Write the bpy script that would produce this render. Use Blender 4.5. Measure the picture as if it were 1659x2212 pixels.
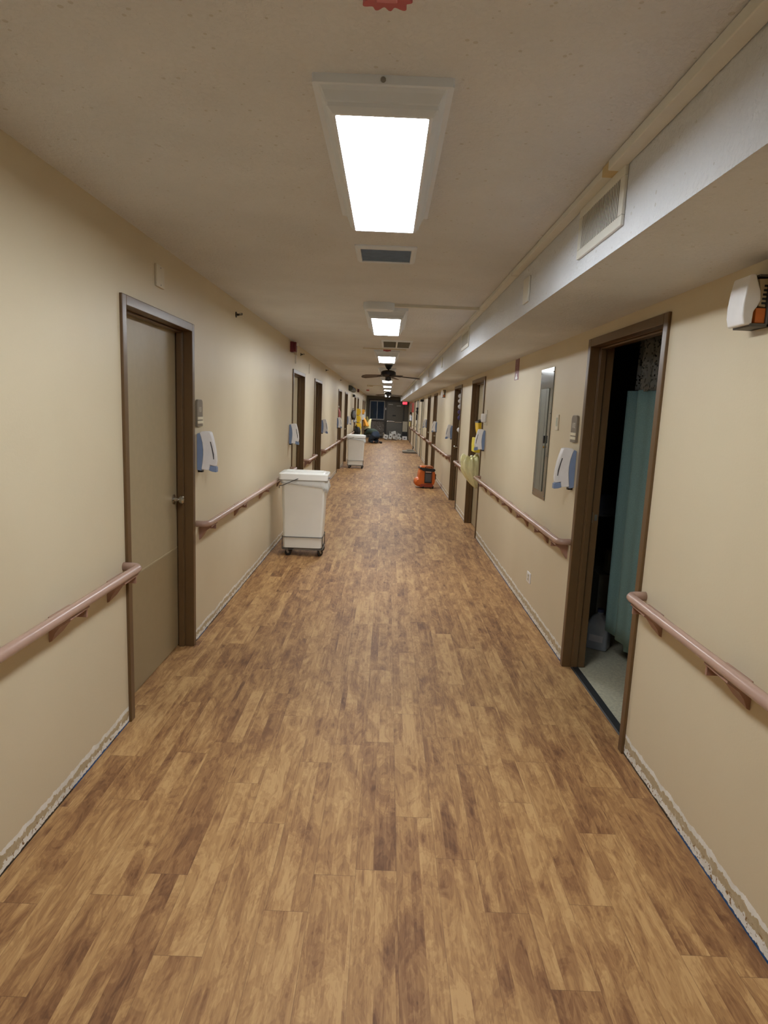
import bpy, bmesh, math, random
from mathutils import Vector, Matrix, noise
for o in list(bpy.data.objects): bpy.data.objects.remove(o)
random.seed(7)
SC = bpy.context.scene
COL = SC.collection
PI = math.pi
# ------------------------------------------------------------------ camera
XL, XR, ZC, XS, ZS, YF = -1.288, 1.269, 2.514, 0.74, 2.232, 38.94
W_PX, H_PX, F_PX = 1659, 2212, 1367.76
cam = bpy.data.cameras.new('camera'); camo = bpy.data.objects.new('camera', cam); COL.objects.link(camo)
def cam_rot(p, yaw, r):
    base = Matrix(((1, 0, 0), (0, 0, -1), (0, 1, 0)))
    return Matrix.Rotation(yaw, 3, 'Z') @ Matrix.Rotation(p, 3, 'X') @ base @ Matrix.Rotation(r, 3, 'Z')
camo.matrix_world = Matrix.Translation((0, 0, 1.67)) @ cam_rot(-.159, -.0008, .0423).to_4x4()
cam.sensor_fit = 'VERTICAL'; cam.sensor_height = 24.0; cam.lens = 24.0 * F_PX / H_PX
cam.clip_start = .02; cam.clip_end = 200
SC.camera = camo
# ------------------------------------------------------------------ world, exposure, light levels
wd = bpy.data.worlds.new('night'); SC.world = wd; wd.use_nodes = True
wd.node_tree.nodes['Background'].inputs[0].default_value = (.16, .32, .6, 1)
wd.node_tree.nodes['Background'].inputs[1].default_value = .045
SC.view_settings.view_transform = 'Standard'; SC.view_settings.look = 'None'
SC.view_settings.gamma = 1; SC.view_settings.use_curve_mapping = False
SC.view_settings.exposure = 0.0
LIGHT_POWER = 38.0
LIGHT_COLOR = (.93, .97, 1.0, 1)

# ------------------------------------------------------------------ material helpers
class NT:
    def __init__(s, name):
        s.m = bpy.data.materials.new(name); s.m.use_nodes = True; s.t = s.m.node_tree
        s.b = s.t.nodes['Principled BSDF']; s.out = s.t.nodes['Material Output']
    def n(s, typ, **kw):
        nd = s.t.nodes.new(typ)
        for k, v in kw.items():
            if k.startswith('i_'):
                key = k[2:]; key = int(key) if key.isdigit() else key.replace('_', ' ')
                s.put(nd.inputs[key], v)
            else: setattr(nd, k, v)
        return nd
    def put(s, sock, v):
        if isinstance(v, bpy.types.NodeSocket): s.t.links.new(v, sock)
        elif isinstance(v, bpy.types.Node): s.t.links.new(v.outputs[0], sock)
        else: sock.default_value = v
    def math(s, op, a, b=0.0, c=None):
        nd = s.t.nodes.new('ShaderNodeMath'); nd.operation = op
        s.put(nd.inputs[0], a); s.put(nd.inputs[1], b)
        if c is not None: s.put(nd.inputs[2], c)
        return nd.outputs[0]
    def mix(s, f, a, b, blend='MIX'):
        nd = s.t.nodes.new('ShaderNodeMix'); nd.data_type = 'RGBA'; nd.blend_type = blend
        s.put(nd.inputs[0], f); s.put(nd.inputs[6], a); s.put(nd.inputs[7], b)
        return nd.outputs[2]
    def ramp(s, f, pts):
        nd = s.t.nodes.new('ShaderNodeValToRGB'); s.put(nd.inputs[0], f)
        e = nd.color_ramp.elements
        while len(e) < len(pts): e.new(.5)
        for el, (p, c) in zip(e, pts): el.position = p; el.color = c if len(c) == 4 else (*c, 1)
        return nd.outputs[0]
    def noise(s, vec, scale, detail=3, dist=0.0, rough=.5):
        nd = s.n('ShaderNodeTexNoise'); s.put(nd.inputs['Vector'], vec)
        nd.inputs['Scale'].default_value = scale; nd.inputs['Detail'].default_value = detail
        nd.inputs['Distortion'].default_value = dist; nd.inputs['Roughness'].default_value = rough
        return nd.outputs[0]
    def bump(s, h, strength, dist=.01):
        nd = s.n('ShaderNodeBump'); nd.inputs['Strength'].default_value = strength; nd.inputs['Distance'].default_value = dist
        s.put(nd.inputs['Height'], h); s.put(s.b.inputs['Normal'], nd.outputs[0])
    def obj(s): return s.n('ShaderNodeTexCoord').outputs['Object']
    def xyz(s, v):
        nd = s.n('ShaderNodeSeparateXYZ'); s.put(nd.inputs[0], v); return nd.outputs
    def comb(s, x, y, z):
        nd = s.n('ShaderNodeCombineXYZ')
        for i, v in enumerate((x, y, z)): s.put(nd.inputs[i], v)
        return nd.outputs[0]
def lin(c):
    return tuple(((v/255)/12.92 if v/255 <= .04045 else ((v/255+.055)/1.055)**2.4) for v in c)
MATS = {}
def mat(name, rgb, rough=.5, metal=0.0, var=.08, vs=20.0, bump=0.0, bs=200.0, spec=.5, trans=0.0, alpha=1.0, sss=0.0):
    """procedural paint / plastic / metal with slight mottling; rgb in sRGB 0..255"""
    if name in MATS: return MATS[name]
    t = NT(name); c = lin(rgb); v = t.obj()
    nz = t.noise(v, vs, 3)
    lo = tuple(max(0, x*(1-var)) for x in c); hi = tuple(min(1, x*(1+var)) for x in c)
    t.put(t.b.inputs['Base Color'], t.ramp(nz, [(.3, lo), (.7, hi)]))
    t.b.inputs['Roughness'].default_value = rough; t.b.inputs['Metallic'].default_value = metal
    t.b.inputs['Specular IOR Level'].default_value = spec
    t.b.inputs['Transmission Weight'].default_value = trans
    t.b.inputs['Alpha'].default_value = alpha
    if sss: t.b.inputs['Subsurface Weight'].default_value = sss; t.b.inputs['Subsurface Radius'].default_value = (.05, .05, .05)
    if bump: t.bump(t.noise(v, bs, 2), bump, .002)
    MATS[name] = t.m; return t.m
def emit(name, rgb, strength, lens=False):
    t = NT(name); t.b.inputs['Base Color'].default_value = (*rgb[:3], 1)
    t.b.inputs['Emission Color'].default_value = (*rgb[:3], 1)
    if lens:   # prismatic acrylic lens: fine diamond cells
        v = t.obj(); ch = t.n('ShaderNodeTexVoronoi'); t.put(ch.inputs['Vector'], v); ch.inputs['Scale'].default_value = 120
        t.put(t.b.inputs['Emission Strength'], t.math('MULTIPLY_ADD', ch.outputs[0], strength*.1, strength*.95))
    else: t.b.inputs['Emission Strength'].default_value = strength
    return t.m

def wall_mat(name, hgt):
    """warm beige paint with woven roller texture; torn glue and spackle left where the cove base was pulled off"""
    t = NT(name); v = t.obj(); x, y, z = t.xyz(v)
    big = t.noise(v, 1.1, 3)
    paint = t.ramp(big, [(.25, lin((207, 194, 166))), (.75, lin((216, 204, 177)))])
    rag = t.noise(t.comb(y, t.math('MULTIPLY', z, .6), x), 9, 5, 0, .65)
    rag2 = t.noise(t.comb(y, z, x), 26, 4, .4, .7)
    top = t.math('MULTIPLY_ADD', rag, .055, hgt-.022)
    below = t.math('LESS_THAN', z, top)
    bandlow = t.math('SUBTRACT', top, t.math('MULTIPLY_ADD', rag2, .052, -.004))
    band = t.math('MULTIPLY', below, t.math('GREATER_THAN', z, bandlow))
    lowcut = t.math('MULTIPLY_ADD', rag2, .085, hgt*.40-.040)
    low = t.math('LESS_THAN', z, lowcut)
    spk = t.math('MINIMUM', t.math('ADD', band, low), 1.0)
    gluec = t.ramp(rag2, [(.3, lin((176, 160, 128))), (.7, lin((200, 186, 156)))])
    col = t.mix(below, paint, gluec)
    col = t.mix(spk, col, t.ramp(rag, [(.35, lin((226, 226, 220))), (.65, lin((246, 246, 242)))]))
    chip = t.math('MULTIPLY', t.math('GREATER_THAN', t.noise(t.comb(y, z, x), 60, 3, .5), .62), t.math('LESS_THAN', z, hgt*.55))
    col = t.mix(chip, col, (*lin((140, 110, 70)), 1))
    gap = t.math('LESS_THAN', z, t.math('MULTIPLY_ADD', rag2, .026, -.003))
    blue = t.math('GREATER_THAN', t.noise(t.comb(y, 0.0, x), 2.1, 2), .52)
    gapc = t.mix(blue, (*lin((48, 46, 42)), 1), (*lin((30, 84, 140)), 1))
    col = t.mix(gap, col, gapc)
    t.put(t.b.inputs['Base Color'], col); t.b.inputs['Roughness'].default_value = .42
    t.b.inputs['Specular IOR Level'].default_value = .35
    wv = t.math('ADD', t.math('MULTIPLY', t.noise(v, 90, 2), .6), t.math('MULTIPLY', t.noise(v, 420, 2), .4))
    h = t.math('ADD', t.math('MULTIPLY', wv, .35), t.math('MULTIPLY', spk, t.math('MULTIPLY', rag2, 2.5)))
    t.bump(h, .35, .004)
    return t.m
def ceil_mat(name='ceiling_texture'):
    t = NT(name); v = t.obj()
    big = t.noise(v, 2.5, 3)
    base = t.ramp(big, [(.3, lin((214, 218, 224))), (.7, lin((223, 227, 233)))])
    vo = t.n('ShaderNodeTexVoronoi'); t.put(vo.inputs['Vector'], v); vo.inputs['Scale'].default_value = 26
    spot = t.math('LESS_THAN', vo.outputs[0], t.math('MULTIPLY_ADD', t.noise(v, 14, 2), .45, -.13))
    col = t.mix(t.math('MULTIPLY', spot, .4), base, (*lin((172, 168, 156)), 1))
    t.put(t.b.inputs['Base Color'], col); t.b.inputs['Roughness'].default_value = .6
    t.b.inputs['Specular IOR Level'].default_value = .3
    n1 = t.noise(v, 55, 4, .3, .6)
    h = t.ramp(n1, [(.42, (0, 0, 0)), (.58, (1, 1, 1))])
    h = t.math('SUBTRACT', h, t.math('MULTIPLY', spot, .8))
    t.bump(h, .45, .004)
    return t.m
def floor_mat():
    t = NT('vinyl_plank'); v = t.obj(); x, y, z = t.xyz(v)
    Wd, Ln = .150, .91
    xr = t.math('ADD', t.math('DIVIDE', x, Wd), 50.31)
    row = t.math('FLOOR', xr); fx = t.math('FRACT', xr)
    wn = t.n('ShaderNodeTexWhiteNoise', noise_dimensions='1D'); t.put(wn.inputs['W'], row)
    yr = t.math('ADD', t.math('DIVIDE', y, Ln), t.math('MULTIPLY', wn.outputs[0], 7.0))
    cl = t.math('FLOOR', yr); fy = t.math('FRACT', yr)
    w2 = t.n('ShaderNodeTexWhiteNoise', noise_dimensions='2D'); t.put(w2.inputs['Vector'], t.comb(row, cl, 0.0))
    rid = w2.outputs[0]; rcol = t.xyz(w2.outputs[1])
    # printed strips inside a plank: strip seams vary from plank to plank
    sx = t.math('ADD', fx, t.math('MULTIPLY', rcol[0], .6)); st = t.math('FLOOR', t.math('MULTIPLY', sx, 2.3))
    w3 = t.n('ShaderNodeTexWhiteNoise', noise_dimensions='3D'); t.put(w3.inputs['Vector'], t.comb(row, cl, st))
    sid = w3.outputs[0]
    ox = t.math('MULTIPLY_ADD', rid, 37.0, t.math('MULTIPLY', sid, 3.0)); oy = t.math('MULTIPLY', rid, 91.0)
    px = t.math('ADD', x, ox); py = t.math('ADD', y, oy)
    cloud = t.noise(t.comb(t.math('MULTIPLY', px, 4.6), t.math('MULTIPLY', py, 1.6), 0.0), 1.0, 4, 1.8, .5)
    swirl = t.noise(t.comb(t.math('MULTIPLY', px, 12), t.math('MULTIPLY', py, 3.4), 3.0), 1.0, 5, 3.6, .6)
    streak = t.noise(t.comb(t.math('MULTIPLY', px, 46), t.math('MULTIPLY', py, 1.8), 5.0), 1.0, 3, .8, .6)
    grain = t.noise(t.comb(t.math('MULTIPLY', px, 170), t.math('MULTIPLY', py, 6.0), 1.0), 1.0, 4, .6, .6)
    knot = t.n('ShaderNodeTexVoronoi'); t.put(knot.inputs['Vector'], t.comb(t.math('MULTIPLY', px, 6.0), t.math('MULTIPLY', py, 2.4), 0.0)); knot.inputs['Scale'].default_value = 1.5
    kn = t.math('MINIMUM', t.math('MULTIPLY', knot.outputs[0], 7.0), 1.0)
    f = t.math('ADD', t.math('MULTIPLY', cloud, .46), t.math('MULTIPLY', swirl, .34))
    f = t.math('ADD', f, t.math('MULTIPLY', streak, .20))
    f = t.math('ADD', f, t.math('MULTIPLY_ADD', rid, .08, -.035))
    f = t.math('ADD', f, t.math('MULTIPLY_ADD', sid, .07, -.035))
    f = t.math('ADD', f, t.math('MULTIPLY_ADD', grain, .16, -.08))
    figure = t.math('SINE', t.math('MULTIPLY', t.math('ADD', cloud, t.math('MULTIPLY', swirl, .25)), 95.0))
    f = t.math('ADD', f, t.math('MULTIPLY', figure, t.math('MULTIPLY', cloud, .035)))
    f = t.math('SUBTRACT', f, t.math('MULTIPLY', t.math('SUBTRACT', 1.0, kn), .15))
    col = t.ramp(f, [(.33, lin((108, 72, 44))), (.43, lin((143, 102, 65))), (.52, lin((171, 130, 84))), (.63, lin((198, 159, 108)))])
    ex = t.math('MINIMUM', fx, t.math('SUBTRACT', 1.0, fx)); ey = t.math('MINIMUM', fy, t.math('SUBTRACT', 1.0, fy))
    seam = t.math('MAXIMUM', t.math('LESS_THAN', ex, .006), t.math('LESS_THAN', ey, .0014))
    col = t.mix(t.math('MULTIPLY', seam, .45), col, (*lin((92, 62, 42)), 1))
    t.put(t.b.inputs['Base Color'], col)
    t.put(t.b.inputs['Roughness'], t.math('MULTIPLY_ADD', grain, .14, .50))
    t.b.inputs['Specular IOR Level'].default_value = .42
    t.bump(t.math('SUBTRACT', t.math('MULTIPLY', grain, .4), seam), .12, .002)
    return t.m

M_WL = wall_mat('wall_paint_left', .082); M_WR = wall_mat('wall_paint_right', .100)
M_CEIL = ceil_mat(); M_FLOOR = floor_mat()
M_FRAME = mat('frame_brown', (98, 74, 46), .33, var=.05, bump=.12, bs=60)
M_LEAF = mat('door_taupe', (168, 154, 124), .42, var=.03, bump=.15, bs=300)
M_CHROME = mat('chrome', (200, 198, 192), .18, 1.0, var=.03)
M_STEEL = mat('dull_steel', (150, 150, 148), .4, 1.0)
M_DARK = mat('black_plastic', (28, 28, 30), .45)
M_RAIL = mat('rail_mauve', (176, 146, 132), .27, var=.04)
M_BRKT = mat('bracket_mauve', (158, 122, 106), .45, var=.04)
M_WHITE = mat('white_plastic', (236, 236, 238), .38, var=.03)
M_OFFW = mat('cream_plastic', (214, 206, 186), .45, var=.03)
M_BLUEP = mat('blue_plastic', (126, 146, 182), .42, var=.04)
M_LWHITE = mat('fixture_white', (226, 236, 250), .5, var=.01)
M_LENS = emit('prismatic_lens', LIGHT_COLOR, LIGHT_POWER, True)

# ------------------------------------------------------------------ mesh helpers
class MB:
    def __init__(s): s.bm = bmesh.new()
    def box(s, x0, x1, y0, y1, z0, z1, rot=None, at=None):
        v = [s.bm.verts.new((x, y, z)) for x in (x0, x1) for y in (y0, y1) for z in (z0, z1)]
        for f in ((0, 1, 3, 2), (4, 6, 7, 5), (0, 4, 5, 1), (2, 3, 7, 6), (0, 2, 6, 4), (1, 5, 7, 3)):
            s.bm.faces.new([v[i] for i in f])
        if rot is not None:
            c = Vector(at if at else ((x0+x1)/2, (y0+y1)/2, (z0+z1)/2))
            for q in v: q.co = rot @ (q.co-c)+c
        return s
    def prism(s, pts, axis, a, b):
        """polygon pts in the plane normal to axis ('x': (y,z), 'y': (x,z), 'z': (x,y)), swept a..b"""
        def P(p, t):
            return {'x': (t, p[0], p[1]), 'y': (p[0], t, p[1]), 'z': (p[0], p[1], t)}[axis]
        A = [s.bm.verts.new(P(p, a)) for p in pts]; B = [s.bm.verts.new(P(p, b)) for p in pts]
        n = len(pts); s.bm.faces.new(A); s.bm.faces.new(B[::-1])
        for i in range(n): s.bm.faces.new((A[i], B[i], B[(i+1) % n], A[(i+1) % n]))
        return s
    def loft(s, rings, caps=True, closed=True):
        R = [[s.bm.verts.new(p) for p in r] for r in rings]; n = len(R[0])
        for a, b in zip(R[:-1], R[1:]):
            for i in range(n if closed else n-1):
                s.bm.faces.new((a[i], a[(i+1) % n], b[(i+1) % n], b[i]))
        if caps and closed:
            s.bm.faces.new(R[0][::-1]); s.bm.faces.new(R[-1])
        return s
    def tube(s, path, r, n=10, rr=None):
        path = [Vector(p) for p in path]; rings = []
        up = None
        for i, p in enumerate(path):
            d = (path[min(i+1, len(path)-1)]-path[max(i-1, 0)]).normalized()
            if up is None: up = Vector((0, 0, 1)) if abs(d.z) < .9 else Vector((1, 0, 0))
            a = d.cross(up).normalized(); b = a.cross(d).normalized(); up = b
            q = rr[i] if rr else r
            rings.append([p+a*math.cos(2*PI*k/n)*q+b*math.sin(2*PI*k/n)*q for k in range(n)])
        return s.loft(rings)
    def lathe(s, prof, c=(0, 0, 0), axis='z', n=24):
        """prof: (radius, height)"""
        rings = []
        for r, h in prof:
            ring = []
            for k in range(n):
                u, w = r*math.cos(2*PI*k/n), r*math.sin(2*PI*k/n)
                ring.append(Vector(c)+Vector({'z': (u, w, h), 'x': (h, u, w), 'y': (w, h, u)}[axis]))
            rings.append(ring)
        return s.loft(rings)
    def build(s, name, m, parent=None, bevel=0.0, seg=2, smooth=False, solid=0.0, sub=0):
        bmesh.ops.recalc_face_normals(s.bm, faces=s.bm.faces)
        me = bpy.data.meshes.new(name); s.bm.to_mesh(me); s.bm.free()
        o = bpy.data.objects.new(name, me); COL.objects.link(o)
        for q in (m if isinstance(m, (list, tuple)) else [m]): me.materials.append(q)
        if parent is not None:
            o.parent = parent
        if solid: md = o.modifiers.new('solid', 'SOLIDIFY'); md.thickness = solid
        if bevel: md = o.modifiers.new('bevel', 'BEVEL'); md.width = bevel; md.segments = seg; md.limit_method = 'ANGLE'
        if sub: md = o.modifiers.new('sub', 'SUBSURF'); md.levels = sub; md.render_levels = sub
        if smooth or bevel or sub:
            for p in me.polygons: p.use_smooth = True
        if (smooth or bevel) and not sub:
            md = o.modifiers.new('wn', 'WEIGHTED_NORMAL') if bevel else None
        if smooth == 'edge':
            me.set_sharp_from_angle(angle=math.radians(35))
        return o
def tag(o, label=None, cat=None, group=None, kind=None):
    if label: o['label'] = label
    if cat: o['category'] = cat
    if group: o['group'] = group
    if kind: o['kind'] = kind
    return o
def thing(name, label, cat, loc=(0, 0, 0), rz=0.0, group=None, kind=None):
    o = bpy.data.objects.new(name, None); COL.objects.link(o); o.empty_display_size = .05
    o.location = loc; o.rotation_euler = (0, 0, rz)
    return tag(o, label, cat, group, kind)
def copy_tree(src, parent=None):
    c = src.copy(); COL.objects.link(c)
    if parent is not None: c.parent = parent
    for ch in list(src.children): copy_tree(ch, c)
    return c
def dup(src, loc, rz, label, group=None):
    c = copy_tree(src); c.location = loc; c.rotation_euler = (0, 0, rz); c['label'] = label
    if group: c['group'] = group
    return c
def rrect(hx, hy, r, z, cx=0, cy=0, n=4):
    pts = []
    for sx, sy, a0 in ((1, 1, 0), (-1, 1, PI/2), (-1, -1, PI), (1, -1, 1.5*PI)):
        for k in range(n+1):
            a = a0+PI/2*k/n
            pts.append((cx+sx*(hx-r)+r*math.cos(a), cy+sy*(hy-r)+r*math.sin(a), z))
    return pts
def skin(name, verts, edges, radii, m, parent, sub=2):
    me = bpy.data.meshes.new(name); me.from_pydata(verts, edges, []); me.materials.append(m)
    o = bpy.data.objects.new(name, me); COL.objects.link(o); o.parent = parent
    md = o.modifiers.new('skin', 'SKIN'); md.use_smooth_shade = True
    sv = me.skin_vertices[0].data if me.skin_vertices else None
    if sv is None:
        bpy.context.view_layer.update(); sv = me.skin_vertices[0].data
    for i, r in enumerate(radii): sv[i].radius = r if isinstance(r, tuple) else (r, r)
    sv[0].use_root = True
    s2 = o.modifiers.new('sub', 'SUBSURF'); s2.levels = sub; s2.render_levels = sub
    return o
def text(body, size, m, parent, loc, rot, ext=.0008):
    cu = bpy.data.curves.new('lettering', 'FONT'); cu.body = body; cu.size = size; cu.extrude = ext
    cu.align_x = 'CENTER'; cu.align_y = 'CENTER'; cu.materials.append(m)
    tmp = bpy.data.objects.new('lettering_curve', cu); COL.objects.link(tmp); bpy.context.view_layer.update()
    me = bpy.data.meshes.new_from_object(tmp.evaluated_get(bpy.context.evaluated_depsgraph_get())); bpy.data.objects.remove(tmp)
    o = bpy.data.objects.new('lettering', me); COL.objects.link(o); o.parent = parent
    o.location = loc; o.rotation_euler = rot
    return o

# ------------------------------------------------------------------ setting
Y0 = -5.2
b = MB(); b.box(XL-.14, XR+.10, Y0, YF, -.06, 0)
tag(b.build('floor', M_FLOOR), 'brown wood-look vinyl plank floor running down the corridor', 'floor', kind='structure')
L_DOORS = [(3.10, 4.235), (8.62, 9.85), (11.16, 12.40), (16.56, 17.74), (19.07, 20.33), (24.4, 25.62), (26.98, 28.15), (32.45, 33.65), (34.78, 35.98)]
R_DOORS = [(2.985, 4.145), (8.47, 9.74), (11.08, 12.28), (16.5, 17.74), (19.1, 20.36), (22.75, 23.95), (26.5, 27.7), (29.3, 30.5), (33.4, 34.6), (35.6, 36.8)]
ZD = 2.167; TH = .14
def wall_with_doors(name, xa, xb, doors, m, label, zt):
    b = MB(); y = Y0
    for (a, c) in doors:
        b.box(xa, xb, y, a+.03, 0, zt); b.box(xa, xb, a+.03, c-.03, ZD-.03, zt); y = c-.03
    b.box(xa, xb, y, YF+.2, 0, zt)
    return tag(b.build(name, m), label, 'wall', kind='structure')
wall_with_doors('wall_left', XL-TH, XL, L_DOORS, M_WL, 'beige painted corridor wall on the left', ZC+.1)
wall_with_doors('wall_right', XR, XR+TH, R_DOORS, M_WR, 'beige painted corridor wall on the right under the soffit', ZC+.1)
b = MB(); b.box(XL-.01, XS+.02, Y0, YF+.2, ZC, ZC+.1)
tag(b.build('ceiling', M_CEIL), 'off-white textured corridor ceiling', 'ceiling', kind='structure')
b = MB(); b.box(XS, XR+.01, Y0, YF+.2, ZS, ZC+.09)
tag(b.build('wall_soffit', M_CEIL), 'long dropped soffit box along the right side of the ceiling', 'soffit', kind='structure')
b = MB(); b.box(XL-TH, XR+TH, Y0-.15, Y0, 0, ZC+.1)
tag(b.build('wall_back', M_WL), 'end wall of the corridor behind the viewpoint', 'wall', kind='structure')

# room behind the open door on the right
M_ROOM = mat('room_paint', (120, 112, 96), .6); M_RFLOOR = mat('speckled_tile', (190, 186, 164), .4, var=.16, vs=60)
b = MB()
b.box(XR+.10, 4.6, 2.4, 8.2, -.065, -.004)
tag(b.build('floor', M_RFLOOR), 'pale speckled tile floor of the dark side room', 'floor', kind='structure')
b = MB(); rx = XR+TH
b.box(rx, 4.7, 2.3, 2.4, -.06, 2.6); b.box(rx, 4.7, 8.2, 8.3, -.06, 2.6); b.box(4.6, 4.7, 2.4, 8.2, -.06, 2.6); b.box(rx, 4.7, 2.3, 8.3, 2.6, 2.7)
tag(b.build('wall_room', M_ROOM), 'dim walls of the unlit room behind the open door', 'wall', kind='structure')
b = MB(); b.prism([(XR+.045, 0), (XR+.052, .007), (XR+.093, .007), (XR+.10, 0)], 'y', 3.04, 4.09)
tag(b.build('trim_1', mat('black_rubber', (40, 42, 44), .5)), 'dark rubber threshold strip in the open doorway on the right', 'threshold', kind='structure')

# ------------------------------------------------------------------ doors
DN = [0]
def door(side, y0, y1, label, leaf=True, knob=True, seam=False, leafm=None, flush=False, framem=None):
    """side -1 left wall, +1 right wall; local x measured from the wall face, into the wall is positive*side"""
    DN[0] += 1
    X = XL if side < 0 else XR
    t = thing('door_%d' % DN[0], label, 'door', (X, y0, 0), kind='structure')
    s = side; w = y1-y0; fw = .05; pr = -.014*s
    fm = framem or M_FRAME
    b = MB(); d1 = .046*s if not flush else .03*s
    xs = sorted((pr, d1+.0*s))
    # face trim and outer jamb, mitred casing built from three boards each
    for (a, c, z0, z1) in ((0, fw, 0, ZD), (w-fw, w, 0, ZD), (fw, w-fw, ZD-fw, ZD)):
        b.box(xs[0], xs[1], a, c, z0, z1)
    if not flush:
        x2 = sorted((d1, TH*s))
        for (a, c, z0, z1) in ((.03, fw, 0, ZD-.03), (w-fw, w-.03, 0, ZD-.03), (fw, w-fw, ZD-fw, ZD-.03)):
            b.box(x2[0], x2[1], a, c, z0, z1)
        x3 = sorted((d1+.004*s, .088*s))      # stop
        for (a, c, z0, z1) in ((fw, fw+.014, 0, ZD-fw), (w-fw-.014, w-fw, 0, ZD-fw), (fw+.014, w-fw-.014, ZD-fw-.014, ZD-fw)):
            b.box(x3[0], x3[1], a, c, z0, z1)
    f = b.build('door_frame', fm, t, bevel=.004)
    if leaf:
        lx = sorted(((.096 if not flush else .012)*s, (.136 if not flush else .05)*s))
        b = MB(); b.box(lx[0], lx[1], fw+.003, w-fw-.003, .006, ZD-fw-.003)
        lf = b.build('door_leaf', leafm or M_LEAF, t, bevel=.002)
        fx = (lx[0] if s > 0 else lx[1])
        if seam:
            b = MB(); q = sorted((fx, fx-.0015*s)); b.box(q[0], q[1], fw+.003, w-fw-.003, .699, .703)
            b.build('kick_plate_edge', mat('seam_line', (190, 180, 150), .4), lf)
            b = MB(); b.box(q[0], q[1], fw+.003, w-fw-.003, .012, .692)
            b.build('kick_plate', mat('kick_taupe', (150, 134, 103), .38, var=.02), lf)
        if knob:
            b = MB(); kx = fx
            prof = [(.0, 0), (.033, 0), (.033, .006), (.014, .012), (.011, .034), (.02, .042), (.027, .052), (.027, .064), (.02, .072), (0, .074)]
            b.lathe([(max(r, .0005), -s*h) for r, h in prof], (kx, w-fw-.07, 1.035), 'x', 20)
            b.build('knob', M_CHROME, lf, smooth='edge')
    return t
D = {}
D['L1'] = door(-1, *L_DOORS[0], 'nearest closed taupe door on the left wall, silver knob and brown frame', seam=True)
D['L2'] = door(-1, *L_DOORS[1], 'closed taupe door beyond the near white cart on the left', knob=False)
D['L3'] = door(-1, *L_DOORS[2], 'brown framed doorway third along the left wall', knob=False)
D['L4'] = door(-1, *L_DOORS[3], 'brown framed doorway on the left just before the far white cart', knob=False)
D['L5'] = door(-1, *L_DOORS[4], 'brown framed doorway on the left right behind the far white cart')
D['L6'] = door(-1, *L_DOORS[5], 'brown framed doorway on the left beside the black hanging bags')
D['L7'] = door(-1, *L_DOORS[6], 'brown framed doorway on the left with bright yellow pouches hanging')
D['L8'] = door(-1, *L_DOORS[7], 'far left brown doorway with orange and yellow gowns hanging')
D['L9'] = door(-1, *L_DOORS[8], 'last brown doorway on the left wall before the end')
D['R1'] = door(1, *R_DOORS[0], 'open brown door frame on the near right, dark room and teal curtain behind', leaf=False)
b = MB(); b.box(.098, .1005, 1.160-.0505, 1.160-.049, 1.0, 1.07); b.box(.112, .130, 1.160-.0515, 1.160-.049, 1.015, 1.055)
b.build('strike_plate', M_STEEL, D['R1'])
b = MB(); b.box(.142, 1.03, .052, .092, .008, 2.11); b.build('door_leaf', M_LEAF, D['R1'], bevel=.002)
M_GLEAF = mat('door_cream', (196, 184, 152), .42, var=.03); M_PLEAF = mat('door_pale', (196, 196, 188), .42, var=.03)
M_GREYF = mat('frame_grey', (122, 118, 108), .4, var=.04)
D['R2'] = door(1, *R_DOORS[1], 'closed taupe door on the right with yellow pouches and gown')
D['R3'] = door(1, *R_DOORS[2], 'brown framed doorway behind the yellow gown doorway on the right')
D['R4'] = door(1, *R_DOORS[3], 'brown framed doorway just behind the orange air mover')
D['R5'] = door(1, *R_DOORS[4], 'brown framed doorway second behind the orange air mover')
D['R6'] = door(1, *R_DOORS[5], 'flush cream utility door on the right with dark closer box', leafm=M_GLEAF, flush=True, framem=M_GREYF)
b = MB(); b.box(-.10, .012, .45, .80, ZD-.13, ZD-.05); b.build('door_closer', M_DARK, D['R6'], bevel=.01)
D['R7'] = door(1, *R_DOORS[6], 'flush pale grey door on the right with black wreath hung on it', leafm=M_PLEAF, flush=True, framem=M_GREYF)
D['R8'] = door(1, *R_DOORS[7], 'flush cream door on the far right beside the red sign', leafm=M_GLEAF, flush=True)
D['R9'] = door(1, *R_DOORS[8], 'brown framed doorway on the far right past the red sign')
D['R10'] = door(1, *R_DOORS[9], 'last brown framed doorway on the right wall')

# ------------------------------------------------------------------ far end wall, window and exit door
M_FAR = mat('end_wall_grey', (104, 98, 86), .6, var=.05); M_FARF = mat('end_frame', (62, 58, 54), .45)
wx0, wx1, wz0, wz1 = -1.10, -.19, 1.09, 2.24
b = MB()
yf0, yf1 = YF, YF+.14
b.box(XL-TH, wx0, yf0, yf1, 0, ZC+.1); b.box(wx0, wx1, yf0, yf1, wz1, ZC+.1)
b.box(wx1, -.10, yf0, yf1, 0, ZC+.1); b.box(-.10, .99, yf0, yf1, 2.2, ZC+.1); b.box(.99, XR+TH, yf0, yf1, 0, ZC+.1)
b.box(wx0, wx1, yf0, yf1, .06, .12); b.box(wx0, wx1, yf0, yf1, 0, .06)
tag(b.build('wall_far', M_FAR), 'grey end wall of the corridor', 'wall', kind='structure')
tm = NT('bare_mottled_board'); vv = tm.obj()
tm.put(tm.b.inputs['Base Color'], tm.ramp(tm.noise(vv, 9, 6, 1.6, .65), [(.38, lin((92, 86, 80))), (.55, lin((128, 122, 116))), (.66, lin((196, 192, 188)))]))
tm.b.inputs['Roughness'].default_value = .8
b = MB(); b.box(wx0, wx1, yf0+.02, yf1, .12, wz0)
tag(b.build('trim_2', tm.m), 'bare mottled grey panel under the end window', 'panel', kind='structure')
b = MB()
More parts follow.
